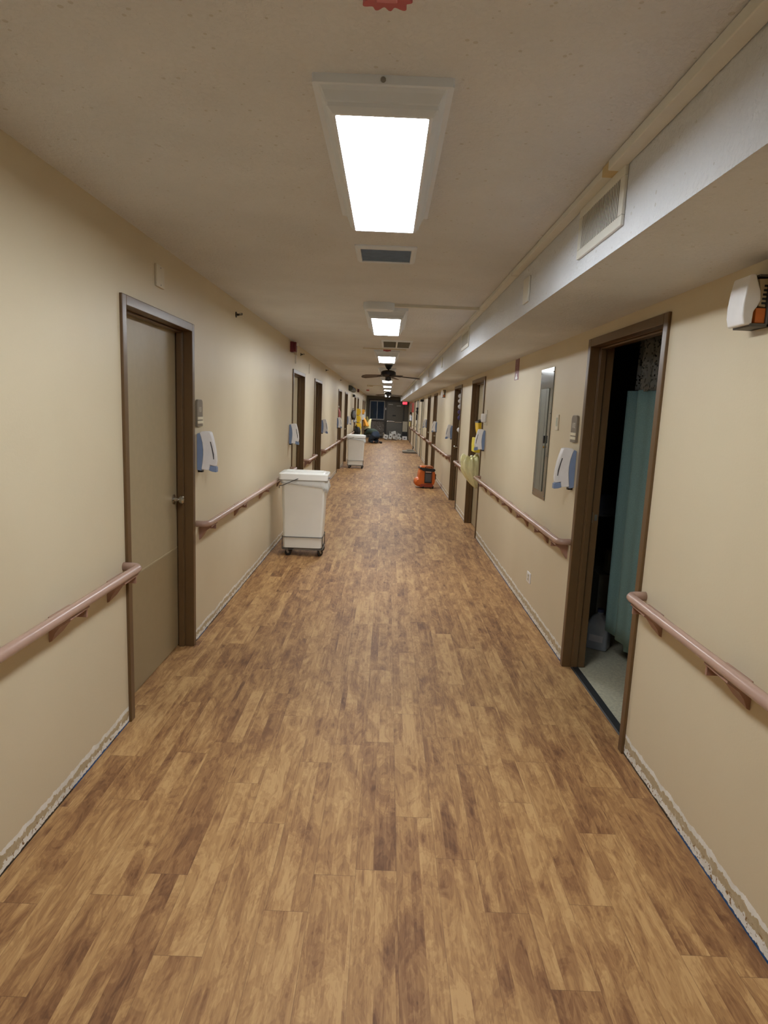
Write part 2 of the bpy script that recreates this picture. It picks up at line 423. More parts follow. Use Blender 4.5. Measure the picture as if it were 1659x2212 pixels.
for (a, c, z0, z1) in ((wx0-.07, wx0, 0, 2.30), (wx1+.01, wx1+.085, 0, 2.30), (wx0, wx1, wz0-.09, wz0-.01), (wx0-.07, .995, 2.24, 2.32), (wx0, wx1, .05, .12)):
    b.box(a, c, yf0-.03, yf0, z0, z1)
tag(b.build('trim_3', M_FARF), 'dark brown frame boards around the end window and door', 'trim', kind='structure')
wt = thing('window_1', 'two pane sliding window at the corridor end, night outside', 'window', (0, yf0, 0), kind='structure')
b = MB()
for (a, c, z0, z1) in ((wx0, wx0+.05, wz0, wz1), (wx1-.05, wx1, wz0, wz1), (wx0, wx1, wz0, wz0+.06), (wx0, wx1, wz1-.05, wz1), (-.665, -.625, wz0, wz1)):
    b.box(a, c, -.035, .06, z0, z1)
b.build('window_frame', mat('window_white', (176, 176, 176), .4), wt, bevel=.004)
gm = NT('night_glass'); gm.b.inputs['Base Color'].default_value = (.75, .85, 1, 1); gm.b.inputs['Roughness'].default_value = .03
gm.b.inputs['Base Color'].default_value = (.02, .03, .04, 1); gm.b.inputs['Alpha'].default_value = .4; gm.put(gm.b.inputs['Roughness'], gm.math('MULTIPLY', gm.noise(gm.obj(), 4, 2), .06))
b = MB(); b.box(wx0+.05, -.665, .02, .028, wz0+.06, wz1-.05); b.build('pane', gm.m, wt)
b = MB(); b.box(-.625, wx1-.05, .01, .018, wz0+.06, wz1-.05); b.build('pane', gm.m, wt)
DN[0] += 1
dt = thing('door_%d' % DN[0], 'dark grey exit door with panic bar at the corridor end', 'door', (0, yf0, 0), kind='structure')
b = MB()
for (a, c, z0, z1) in ((-.10, -.06, 0, 2.24), (.955, .99, 0, 2.24), (-.06, .955, 2.19, 2.24)): b.box(a, c, -.05, .10, z0, z1)
b.build('door_frame', M_FARF, dt, bevel=.004)
b = MB(); b.box(-.055, .95, .0, .045, .01, 2.185); lf = b.build('door_leaf', mat('exit_door_grey', (98, 93, 82), .4), dt, bevel=.003)
b = MB(); b.box(-.03, .93, -.004, .0, .02, .98); b.build('kick_plate', mat('exit_kick', (112, 112, 108), .35, .4), lf)
b = MB(); b.box(-.02, .44, -.07, -.03, 1.0, 1.05); b.box(.46, .90, -.07, -.03, .97, 1.01); b.box(-.02, .04, -.03, 0, .99, 1.06); b.box(.86, .92, -.03, 0, .96, 1.03)
b.build('panic_bar', M_CHROME, lf, bevel=.006)
b = MB(); b.box(.03, .30, -.06, 0, 2.02, 2.07); b.build('door_closer', mat('closer_silver', (170, 168, 160), .4, .5), lf, bevel=.006)
b = MB(); b.box(.53, .80, -.06, 0, 1.95, 2.0); b.build('door_closer', MATS['closer_silver'], lf, bevel=.006)
b = MB(); b.box(.30, .50, -.006, 0, 1.34, 1.42); b.build('door_sign', M_DARK, lf)
b = MB(); b.box(-.145, -.105, yf0-.05, yf0-.0301, 1.70, 1.83)
tag(b.build('card_reader', M_WHITE, bevel=.004), 'small white box between the end window and exit door', 'card reader')

# ------------------------------------------------------------------ ceiling lights
HX, HY = .121, .585
def light_fixture(label):
    t = thing('ceiling_light', label, 'ceiling light', (-.047, 0, ZC), group='ceiling lights down the corridor')
    b = MB(); R = [(.062, .032, 0), (.062, .032, -.022), (.046, .024, -.024), (.040, .020, -.034), (.030, .015, -.056), (.026, .013, -.060), (.026, .013, -.070), (.012, .007, -.086), (.002, .002, -.088), (.002, .002, -.078), (-.004, -.004, -.078)]
    b.loft([rrect(HX+e, HY+f, .004, z, n=1) for e, f, z in R], caps=False)
    b.build('frame', M_LWHITE, t)
    b = MB(); b.box(-HX, HX, -HY, HY, -.083, -.079); b.build('diffuser', M_LENS, t)
    b = MB(); b.lathe([(.0005, 0), (.007, 0), (.007, -.003), (.0005, -.004)], (0, -HY-.033, -.012), 'y', 10); b.build('screw', M_STEEL, t)
    return t
NAMES = ['behind the viewpoint', 'nearest the camera, the largest in view', 'second along, beside the white box on the raceway', 'third along, with a red strobe before it',
 'fourth along, hidden behind the near ceiling fan', 'fifth along, just past the near ceiling fan', 'sixth along the corridor', 'seventh along, just before the far ceiling fan',
 'eighth along, just behind the far ceiling fan', 'ninth along, near the corridor end', 'tenth and last, by the exit door wall']
starts = [-1.9, 1.80, 5.50, 9.30, 13.02, 16.72, 20.42, 24.12, 27.82, 31.52, 35.22]
first = light_fixture('bright rectangular ceiling light '+NAMES[1]); first.location.y = 1.80+HY*.915; first.scale.y = .915
for i, s in enumerate(starts):
    if i == 1: continue
    c = dup(first, (-.047, s+HY, ZC), 0, 'bright rectangular ceiling light '+NAMES[i]); c.scale.y = 1

# ------------------------------------------------------------------ ceiling vents
def ceil_vent(x0, x1, y0, y1, name, label, bars, core):
    t = thing(name, label, 'vent', ((x0+x1)/2, (y0+y1)/2, ZC))
    hx, hy = (x1-x0)/2, (y1-y0)/2
    b = MB(); R = [(hx, hy, 0), (hx, hy, -.006), (hx-.012, hy-.012, -.016), (hx-.028, hy-.03, -.016), (hx-.032, hy-.034, -.004)]
    b.loft([rrect(a, c, .003, z, n=1) for a, c, z in R], caps=False)
    if bars: b.box(-.010, .010, -hy+.03, hy-.03, -.015, -.003)
    b.build('frame', M_LWHITE, t)
    b = MB(); b.box(-hx+.030, hx-.030, -hy+.032, hy-.032, -.006, -.001); b.build('filter', core, t)
    b = MB(); n = int((y1-y0-.06)/.018)
    for k in range(n):
        yy = -hy+.036+k*(2*hy-.072)/max(1, n-1)
        b.box(-hx+.03, hx-.03, yy-.0015, yy+.0015, -.012, -.005)
    b.build('louver', core, t)
    return t
ceil_vent(-.208, .118, 3.46, 3.80, 'air_vent', 'small ceiling vent with blue-grey filter just past the nearest light', False, mat('filter_blue', (138, 156, 182), .8))
ceil_vent(-.116, .272, 7.92, 8.72, 'air_vent', 'double ceiling vent with grey louvers before the third light', True, mat('vent_grey', (132, 130, 124), .6))

# red ceiling strobes
M_RED = mat('alarm_red', (180, 88, 98), .4); M_DRED = mat('alarm_maroon', (112, 44, 62), .5)
def ceiling_strobe(x, y, label):
    t = thing('fire_alarm_strobe', label, 'fire alarm', (x, y, ZC), group='red strobes on the ceiling')
    pts = []
    for k in range(96):
        a = 2*PI*k/96
        c_, s_ = math.cos(a), math.sin(a)
        q = (abs(c_)**5+abs(s_)**5)**-.2
        r = .047*q+.0065*math.cos(12*a+PI*.5)
        pts.append((r*c_, r*s_))
    b = MB(); b.prism(pts, 'z', -.022, 0); b.build('housing', M_RED, t, bevel=.003)
    b = MB(); b.box(-.022, .022, -.014, .014, -.030, -.021); b.build('lens', mat('clear_lens', (200, 120, 130), .2), t, bevel=.003)
    return t
ceiling_strobe(-.037, 1.418, 'red scalloped fire strobe on the ceiling at the top edge of the photo')
ceiling_strobe(-.045, 9.12, 'red fire strobe on the ceiling in front of the third light')
b = MB(); b.box(-.95, -.83, 27.5, 27.75, ZC-.05, ZC)
tag(b.build('fire_alarm_strobe', M_RED, bevel=.008), 'small red alarm on the far ceiling left of the lights', 'fire alarm', 'red strobes on the ceiling')
t = thing('junction_box', 'small beige ceiling box with conduit left of the far lights', 'junction box', (-.65, 22.3, ZC))
b = MB(); b.box(-.10, .10, -.09, .09, -.055, 0); b.build('box', M_OFFW, t, bevel=.01)
b = MB(); b.box(.10, .46, -.012, .012, -.02, 0); b.build('conduit', M_OFFW, t)
b = MB(); b.box(-.38, .22, 9.0, 9.02, ZC-.012, ZC)
tag(b.build('cable_raceway', M_OFFW), 'thin wire channel across the ceiling behind the red strobe of the third light', 'raceway')

# raceway along soffit
t = thing('cable_raceway', 'long white cable raceway where ceiling meets the soffit', 'raceway', (XS-.002, 0, ZC-.002))
M_RACE = mat('raceway_paint', (222, 222, 214), .45, var=.02)
b = MB(); b.box(-.048, 0, Y0, 2.24, -.034, 0); b.build('channel', M_RACE, t, bevel=.004)
b = MB(); b.box(-.044, 0, 2.24, 2.31, -.030, 0); b.build('exposed_joint', mat('old_glue_yellow', (206, 186, 140), .7, var=.1), t)
js = [2.31, 3.93, 5.23, 7.35, 9.1, 11.1, 13.0, 16, 20, 25, 31, YF]
for i in range(len(js)-1):
    b = MB(); b.box(-.042, 0, js[i]+.004, js[i+1]-.004, -.028, 0); b.build('channel', M_RACE, t, bevel=.003)
for j in js[1:7]:
    b = MB(); b.box(-.045, 0, j-.03, j+.03, -.031, 0); b.build('coupling', M_RACE, t, bevel=.003)
t = thing('emergency_light', 'white rounded box on the ceiling with raceway to the right, before the second light', 'ceiling box', (-.105, 5.27, ZC))
b = MB(); b.loft([rrect(.125, .08, .07, 0), rrect(.125, .08, .07, -.04), rrect(.115, .07, .06, -.055)]); b.build('housing', M_LWHITE, t, smooth='edge')
b = MB(); b.box(.12, .80, -.012, .012, -.022, 0); b.build('cable_channel', M_RACE, t)

# soffit grilles and plates
def soffit_grille(y0, y1, z0, z1, label):
    t = thing('soffit_grille', label, 'vent', (XS, (y0+y1)/2, (z0+z1)/2))
    hy, hz = (y1-y0)/2, (z1-z0)/2
    b = MB(); f = .034
    for (a, c, d, e) in ((-hy, hy, -hz, -hz+f), (-hy, hy, hz-f, hz), (-hy, -hy+f, -hz+f, hz-f), (hy-f, hy, -hz+f, hz-f)): b.box(-.012, 0, a, c, d, e)
    b.build('frame', M_RACE, t, bevel=.003)
    b = MB(); b.box(-.0088, 0, -hy+f, hy-f, -hz+f, hz-f); b.build('backing', mat('grille_shadow', (84, 84, 80), .8), t)
    b = MB(); n = 26
    for k in range(n):
        yy = -hy+f+.006+k*(2*hy-2*f-.012)/(n-1)
        b.box(-.0105, -.0095, yy-.0040, yy+.0040, -hz+f, hz-f)
    b.build('louver', M_RACE, t)
    return t
soffit_grille(2.18, 2.67, 2.295, 2.484, 'near air grille with upright louvers on the soffit face')
soffit_grille(6.15, 6.72, 2.300, 2.486, 'farther air grille on the soffit face, past the raceway tee')
for i, (yy, z0, lb) in enumerate(((3.63, 2.285, 'blank cover plate on the soffit between the two grilles'), (9.15, 2.30, 'blank cover plate on the soffit past the farther grille'), (12.1, 2.315, 'blank cover plate on the soffit above the orange air mover'))):
    b = MB(); b.box(XS-.012, XS, yy-.065, yy+.065, z0, z0+.135)
    tag(b.build('cover_plate', M_RACE, bevel=.003), lb, 'cover plate')

# ------------------------------------------------------------------ handrails
def handrail(side, y0, y1, label, br, open_near=True, open_far=True, z=.845):
    X = XL if side < 0 else XR
    t = thing('handrail', label, 'handrail', (X, y0, 0), group='mauve handrails along the corridor walls')
    q = -side*.082; L = y1-y0; path = []
    def arc(yc, sgn):
        r = .045; return [(q*1.0-(-side)*r*(1-math.cos(a)), yc+sgn*(-r+r*math.sin(a))*-1*-1, z) for a in (0, .4, .8, 1.2, PI/2)]
    s = -side
    near = [(0, .022, z), (s*.05, .022, z), (s*.068, .030, z), (s*.079, .048, z), (s*.082, .075, z)]
    far = [(s*.082, L-.075, z), (s*.079, L-.048, z), (s*.068, L-.030, z), (s*.05, L-.022, z), (0, L-.022, z)]
    b = MB(); b.tube((near if open_near else [(s*.082, 0, z)])+far, .0215, 14); b.build('rail', M_RAIL, t, smooth=True)
    for yb in br:
        b = MB()
        pa = [(0, z-.023), (s*.086, z-.023), (s*.090, z-.034), (s*.070, z-.046), (s*.045, z-.064), (s*.024, z-.092), (s*.012, z-.122), (0, z-.128)]
        pb = [(0, z-.023), (s*.086, z-.023), (s*.088, z-.031), (s*.070, z-.038), (s*.045, z-.050), (s*.024, z-.068), (s*.012, z-.086), (0, z-.090)]
        b.loft([[(p[0], yb-y0, p[1]) for p in pa], [(p[0]*.97, yb-y0+.09, p[1]+.012*(p[1] < z-.05)) for p in pa], [(p[0], yb-y0+.165, p[1]) for p in pb]])
        b.box(*sorted((s*.030, s*.075)), yb-y0+.160, yb-y0+.172, z-.075, z-.022)
        b.build('bracket', M_BRKT, t, bevel=.002)
    return t
def spaced(a, c, n): return [a+(c-a)*k/max(1, n-1) for k in range(n)]
handrail(-1, -1.6, 3.10, 'mauve handrail at the lower left, ending before the nearest left door', [-.9, .1, 1.3, 2.36, 2.88])
handrail(-1, 4.27, 8.58, 'mauve handrail between the nearest left door and the next, behind the near white cart', [4.36, 5.38, 6.45, 7.5, 8.3])
handrail(-1, 9.92, 11.10, 'short mauve handrail between the second and third left doors', [10.02, 10.8])
handrail(-1, 12.45, 16.50, 'mauve handrail past the third left door running up to the far cart', spaced(12.6, 16.2, 5))
handrail(-1, 17.80, 19.02, 'short mauve handrail behind the far white cart', [17.95, 18.7])
handrail(-1, 20.40, 23.60, 'mauve handrail under the black hanging bags on the far left', spaced(20.55, 23.3, 5))
handrail(1, -1.6, 2.955, 'mauve handrail at the lower right, ending before the open doorway', [-.9, 0.1, 1.1, 2.02, 2.72])
handrail(1, 4.17, 8.40, 'mauve handrail under the electrical panel on the right', [4.24, 4.75, 5.45, 6.2, 6.95, 7.8])
handrail(1, 9.80, 11.02, 'short mauve handrail just behind the yellow gown on the right', [9.9, 10.75])
handrail(1, 12.34, 16.42, 'mauve handrail above the orange air mover', spaced(12.5, 16.1, 6))
handrail(1, 17.80, 19.04, 'short mauve handrail between the two doorways behind the air mover', [17.95, 18.75])
handrail(1, 20.42, 22.65, 'mauve handrail on the far right before the cream utility door', spaced(20.6, 22.3, 3))
handrail(1, 24.05, 26.40, 'mauve handrail between the cream and pale grey doors', spaced(24.2, 26.1, 3))
handrail(1, 27.80, 29.20, 'mauve handrail just beyond the door with the black wreath', [27.95, 28.9])
handrail(1, 30.60, 33.30, 'farthest mauve handrail on the right below the red sign', spaced(30.8, 33.0, 3))

# ------------------------------------------------------------------ hand sanitizer dispensers
def profile_curve(pts, n=6):
    return pts
def dispenser(label):
    t = thing('soap_dispenser', label, 'dispenser', (0, 0, 0), group='blue and white dispensers on the corridor walls')
    w = .048
    # x outwards from wall, z up, from photo side profile
    blue = [(0, .010), (.030, .004), (.036, .06), (.041, .11), (.041, .15), (.036, .20), (.026, .24), (.018, .262), (0, .255)]
    b = MB(); b.prism(blue, 'y', -w+.004, w-.004); b.build('back_shell', M_BLUEP, t, bevel=.003)
    white = [(.0305, .016), (.070, .010), (.082, .010), (.086, .045), (.120, .036), (.126, .075), (.121, .13), (.112, .18), (.100, .225), (.086, .268), (.070, .274), (.030, .272), (.018, .264), (.027, .238), (.037, .198), (.042, .15), (.042, .11), (.037, .06)]
    b = MB(); b.prism(white, 'y', -w, w)
    def narrow(bb):
        for v in bb.bm.verts: v.co.y *= 1-.5*min(1, max(0, (v.co.x-.045)/.08))
    narrow(b); c = b.build('front_cover', M_WHITE, t, bevel=.006, seg=3)
    tip = [(.080, .008), (.10, .0), (.128, -.004), (.127, .032), (.089, .042)]
    b = MB(); b.prism(tip, 'y', -w*1.0, w*1.0); narrow(b); b.build('push_lever', M_BLUEP, t, bevel=.003)
    b = MB(); b.box(.0, .03, -.02, .02, -.008, .012); b.build('nozzle', M_DARK, t)
    for sy in (-1, 1):
        b = MB(); b.prism([(.108, .085), (.113, .085), (.112, .12), (.104, .16), (.093, .205), (.087, .205), (.097, .16), (.104, .12)], 'y', sy*w-.0016, sy*w+.0016); narrow(b); b.build('sight_window', mat('slot_grey', (70, 68, 70), .4), t)
    return t
dsp = dispenser('blue and white wall dispenser beside the nearest left door'); dsp.location = (XL, 4.36, 1.205)
D_L = [(8.45, 'blue and white wall dispenser on the left just before the second left door'), (12.55, 'blue and white wall dispenser just past the third left door'),
       (16.42, 'blue and white wall dispenser beside the left doorway nearest the far white cart'), (20.55, 'blue and white wall dispenser on the left near the black bags'), (24.22, 'blue and white wall dispenser below the black bags before the yellow pouches')]
for y, lb in D_L: dup(dsp, (XL, y, 1.175), 0, lb)
D_R = [(4.275, 1.200, 'blue and white wall dispenser beside the open doorway under its room sign'), (8.27, 1.21, 'blue and white wall dispenser under the white thermostat beside the yellow pouches'), (12.44, 1.175, 'blue and white wall dispenser past the right doorway next to the yellow gown one'),
       (16.36, 1.175, 'blue and white wall dispenser above the orange air mover'), (20.52, 1.175, 'farthest blue and white wall dispenser on the right')]
for y, z, lb in D_R: dup(dsp, (XR, y, z), PI, lb)
dup(dsp, (XR, 33.2, 1.19), PI, 'tiny distant dispenser on the right wall near the end')
dup(dsp, (XL, 34.3, 1.19), 0, 'tiny distant dispenser on the left wall near the end')

# ------------------------------------------------------------------ room signs, plates
M_SIGN = mat('sign_taupe', (124, 114, 100), .45, var=.03)
M_INK = mat('sign_ink', (206, 200, 186), .5)
def room_sign(side, y, num, label):
    X = XL if side < 0 else XR
    t = thing('room_sign', label, 'sign', (X, y, 1.60))
    s = -side
    b = MB(); pts = [(-.062, -.09), (.062, -.09), (.062, .062)]+[(.062-.028+.028*math.cos(a), .062+.028*math.sin(a)) for a in (.4, .8, 1.2, 1.57)]+[(-.034+.028*math.cos(a), .062+.028*math.sin(a)) for a in (1.57, 1.95, 2.35, 2.75)]+[(-.062, .062)]
    b.prism(pts, 'x', 0, s*.016); b.build('plate', M_SIGN, t, bevel=.003)
    for z0 in (-.044, -.070):
        b = MB(); q = sorted((s*.016, s*.021)); b.box(q[0], q[1], -.061, .061, z0, z0+.019); b.build('name_slot', mat('paper_cream', (222, 214, 190), .6), t)
    text(num, .05, M_INK, t, (s*.0165, 0, .022), (PI/2, 0, PI/2*s))
    return t
room_sign(-1, 4.345, '101', 'taupe room number sign above the dispenser by the nearest left door')
room_sign(1, 4.30, '102', 'taupe room number sign above the dispenser by the open right doorway')
def wall_plate(side, y0, y1, z0, z1, name, label, cat, m, d=.008):
    X = XL if side < 0 else XR; q = sorted((X, X-side*d))
    b = MB(); b.box(q[0], q[1], y0, y1, z0, z1)
    return tag(b.build(name, m, bevel=.002), label, cat)
t = thing('wall_plate', 'blank beige cover plate above the nearest left door', 'wall plate', (XL, 3.63, 2.343))
b = MB(); b.box(0, .012, -.06, .06, -.058, .058); b.build('plate', M_OFFW, t, bevel=.003)
for z in (-.045, .045):
    b = MB(); b.lathe([(.0005, .0118), (.004, .0118), (.004, .0135), (.0005, .0135)], (0, 0, z), 'x', 10); b.build('screw', M_STEEL, t)
t = thing('switch_strip', 'narrow pale label holder between the electrical panel and the room sign', 'label holder', (XR, 4.77, 1.635))
b = MB(); b.box(-.008, 0, -.037, .037, -.058, .058); b.build('plate', M_OFFW, t, bevel=.002)
b = MB(); b.box(-.0095, -.008, -.02, .02, -.028, .036); b.build('insert', mat('insert_greygreen', (170, 176, 158), .4), t)
t = thing('wall_outlet', 'white electrical outlet low on the right wall under the handrail', 'outlet', (XR, 5.27, .31))
b = MB(); b.box(-.007, 0, -.062, .062, -.042, .046); b.build('plate', M_WHITE, t, bevel=.002)
b = MB(); b.box(-.010, -.007, -.026, .026, -.030, .034); b.build('receptacle', M_OFFW, t, bevel=.001)
b = MB()
for z in (-.012, .018): b.box(-.0106, -.010, -.010, -.006, z-.006, z+.006); b.box(-.0106, -.010, .006, .010, z-.006, z+.006)
b.build('slot', M_DARK, t)

# electrical panel
M_PANEL = mat('panel_grey_enamel', (132, 136, 134), .14, .8, var=.04)
M_PANEL2 = mat('panel_door_enamel', (128, 132, 124), .34, .45, var=.04)
t = thing('electrical_panel', 'tall grey metal electrical panel set in the right wall', 'electrical panel', (XR, 5.17, 1.02))
b = MB(); b.box(-.008, 0, -.205, .205, 0, 1.035); b.build('trim_plate', M_PANEL, t, bevel=.003)
b = MB(); b.box(-.013, -.008, -.115, .155, .06, .875); dr = b.build('door', M_PANEL2, t, bevel=.003)
b = MB(); b.box(-.0145, -.013, -.045, -.041, .065, .87); b.box(-.0145, -.013, .118, .122, .065, .87); b.build('rib', M_STEEL, dr)
b = MB(); b.box(-.024, -.013, -.108, -.082, .445, .505); b.build('latch', M_DARK, dr, bevel=.003)
b = MB(); b.lathe([(.0005, -.013), (.009, -.013), (.009, -.020), (.0005, -.021)], (0, -.095, .415), 'x', 14); b.build('lock', mat('brass', (190, 150, 70), .3, 1.0), dr)
for (a, c) in ((-.19, .03), (-.19, .35), (-.19, .68), (-.19, 1.0), (.19, .03), (.19, .35), (.19, .68), (.19, 1.0)):
    b = MB(); b.lathe([(.0005, -.008), (.005, -.008), (.005, -.0105), (.0005, -.011)], (0, a, c), 'x', 8); b.build('screw', M_STEEL, t)

# maroon sticker sign high on the right wall
t = thing('extinguisher_sign', 'small maroon sign high on the right wall between panel and yellow gown door', 'sign', (XR, 6.45, 2.125))
b = MB(); b.box(-.003, 0, -.092, .092, -.102, .102); b.build('plate', mat('sticker_maroon', (122, 48, 62), .35), t)
b = MB(); b.prism([(-.05, -.095), (.05, -.095), (.05, -.075), (.02, -.065), (.012, -.04), (-.012, -.04), (-.02, -.065), (-.05, -.075)], 'x', -.0042, -.003); b.build('pictogram', M_WHITE, t)
b = MB()
for z in (-.02, .02, .06): b.box(-.0038, -.003, -.05, .05, z, z+.006)
b.build('print_lines', mat('print_rose', (150, 84, 94), .4), t)

# thermostat / card device
t = thing('thermostat', 'white wall device with backing plate above the dispenser by the yellow pouches', 'thermostat', (XR, 8.24, 1.63))
b = MB(); b.box(-.008, 0, -.085, .085, -.10, .10); b.build('backplate', M_OFFW, t, bevel=.002)
b = MB(); b.box(-.062, -.008, -.05, .05, -.058, .052); b.build('body', M_WHITE, t, bevel=.012, seg=3)

# air fresheners
def air_freshener(loc, label):
    t = thing('air_freshener', label, 'air freshener', loc, group='white and orange air fresheners')
    b = MB(); b.box(-.012, 0, -.055, .055, -.085, .085); b.box(-.065, 0, -.055, .055, -.085, -.074); b.box(-.05, 0, -.05, .05, .078, .085)
    b.build('holder', mat('holder_grey', (84, 82, 78), .5), t, bevel=.002)
    prof = [(-.058, -.078), (-.086, -.080), (-.094, -.05), (-.095, -.01), (-.090, .04), (-.082, .082), (-.062, .086), (-.052, .06), (-.040, .03), (-.036, .0), (-.045, -.018), (-.056, -.035)]
    b = MB(); b.prism(prof, 'y', -.052, .052); b.build('front_cover', M_WHITE, t, bevel=.006, seg=3)
    b = MB(); b.box(-.046, -.012, -.045, .045, -.072, -.022); b.build('scent_cartridge', mat('orange_gel', (206, 110, 36), .35), t, bevel=.003)
    b = MB(); b.prism([(-.014, -.02), (-.038, -.016), (-.034, .02), (-.046, .072), (-.014, .074)], 'y', -.042, .042); b.build('cassette', mat('cassette_tan', (180, 164, 130), .5), t, bevel=.003)
    b = MB()
    for k in range(5):
        for sy in (-1, 1): b.box(-.030+k*.001, -.014, sy*.0422-.0008, sy*.0422+.0008, -.01+k*.014, -.003+k*.014)
    b.build('vent_slots', M_DARK, t)
    return t
air_freshener((XR, 2.262, 2.085), 'white air freshener with orange cartridge at the right photo edge')
air_freshener((XR, 14.4, 2.09), 'distant air freshener high on the right wall above the air mover')

# sidewall sprinklers
def sprinkler(y, z, label):
    t = thing('sidewall_sprinkler', label, 'sprinkler', (XL, y, z), group='sprinkler heads on the left wall')
    b = MB(); b.lathe([(.0005, 0), (.024, 0), (.022, .006), (.010, .008), (.008, .03), (.0005, .03)], (0, 0, 0), 'x', 18); b.build('escutcheon', mat('dark_bronze', (66, 62, 56), .35, .8), t, smooth='edge')
    b = MB()
    b.tube([(.028, -.012, 0), (.045, -.010, 0), (.052, 0, 0), (.045, .010, 0), (.028, .012, 0)], .0025, 6)
    b.box(.050, .053, -.013, .013, -.002, .014); b.box(.03, .052, -.004, .004, .010, .013); b.build('deflector', MATS['dark_bronze'], t)
    return t
sprinkler(5.42, 2.40, 'sprinkler head on the left wall between the first two doors')
sprinkler(9.36, 2.415, 'sprinkler head on the left wall right of the maroon horn strobe')
sprinkler(13.1, 2.42, 'sprinkler head on the left wall past the third left door')
sprinkler(17.05, 2.41, 'sprinkler head on the left wall near the far cart')
sprinkler(32.2, 2.41, 'most distant sprinkler head on the left wall')

# wall horn strobes
def horn_strobe(y, label, s=1.0):
    t = thing('horn_strobe', label, 'fire alarm', (XL, y, 2.43))
    b = MB(); b.box(0, .045, -.06*s, .06*s, -.064, .064); b.build('back_box', M_DRED, t, bevel=.004)
    b = MB(); b.box(.045, .075, -.058*s, .058*s, -.060, .060); b.build('horn', M_RED if s > 2 else M_DRED, t, bevel=.006)
    b = MB(); b.box(.075, .092, -.02*s, .02*s, .015, .05); b.build('strobe_lens', M_WHITE, t, bevel=.004)
    return t
horn_strobe(8.42, 'maroon fire horn strobe high on the left above the second left door')
horn_strobe(26.6, 'small red fire horn strobe high on the far left wall')
t = thing('surface_conduit', 'thin white conduit and small box right of the maroon horn strobe', 'conduit', (XL, 8.75, 2.3))
b = MB(); b.box(0, .04, -.05, .05, .06, .15); b.build('box', M_OFFW, t, bevel=.004)
b = MB(); b.box(0, .018, .06, .08, -.05, .16); b.build('conduit', M_WHITE, t)
wall_plate(-1, 10.36, 10.40, 2.2, 2.35, 'surface_conduit', 'short thin conduit above the third left door', 'conduit', M_OFFW)

# dark unit high on far left wall
t = thing('wall_unit', 'long dark grey unit mounted high on the far left wall', 'wall unit', (XL, 21.9, 2.32))
b = MB(); b.prism([(0, -.07), (.10, -.06), (.13, .0), (.10, .09), (0, .10)], 'y', -1.2, 1.2); b.build('body', mat('unit_grey', (78, 82, 74), .5), t, bevel=.01)
b = MB()
for k in range(6): b.box(.10, .137, -1.15+k*.13, -1.06+k*.13, -.03, .06)
b.build('vent_slots', M_DARK, t)
t = thing('security_camera', 'tiny dark camera below the dark wall unit on the far left', 'camera', (XL, 22.9, 2.14))
b = MB(); b.lathe([(.0005, 0), (.05, 0), (.05, .03), (.0005, .03)], (0, 0, 0), 'x', 16); b.build('mount', M_OFFW, t)
b = MB(); b.lathe([(.0005, .03), (.05, .03), (.045, .08), (.02, .11), (.0005, .115)], (0, 0, 0), 'x', 16); b.build('dome', M_DARK, t, smooth=True)

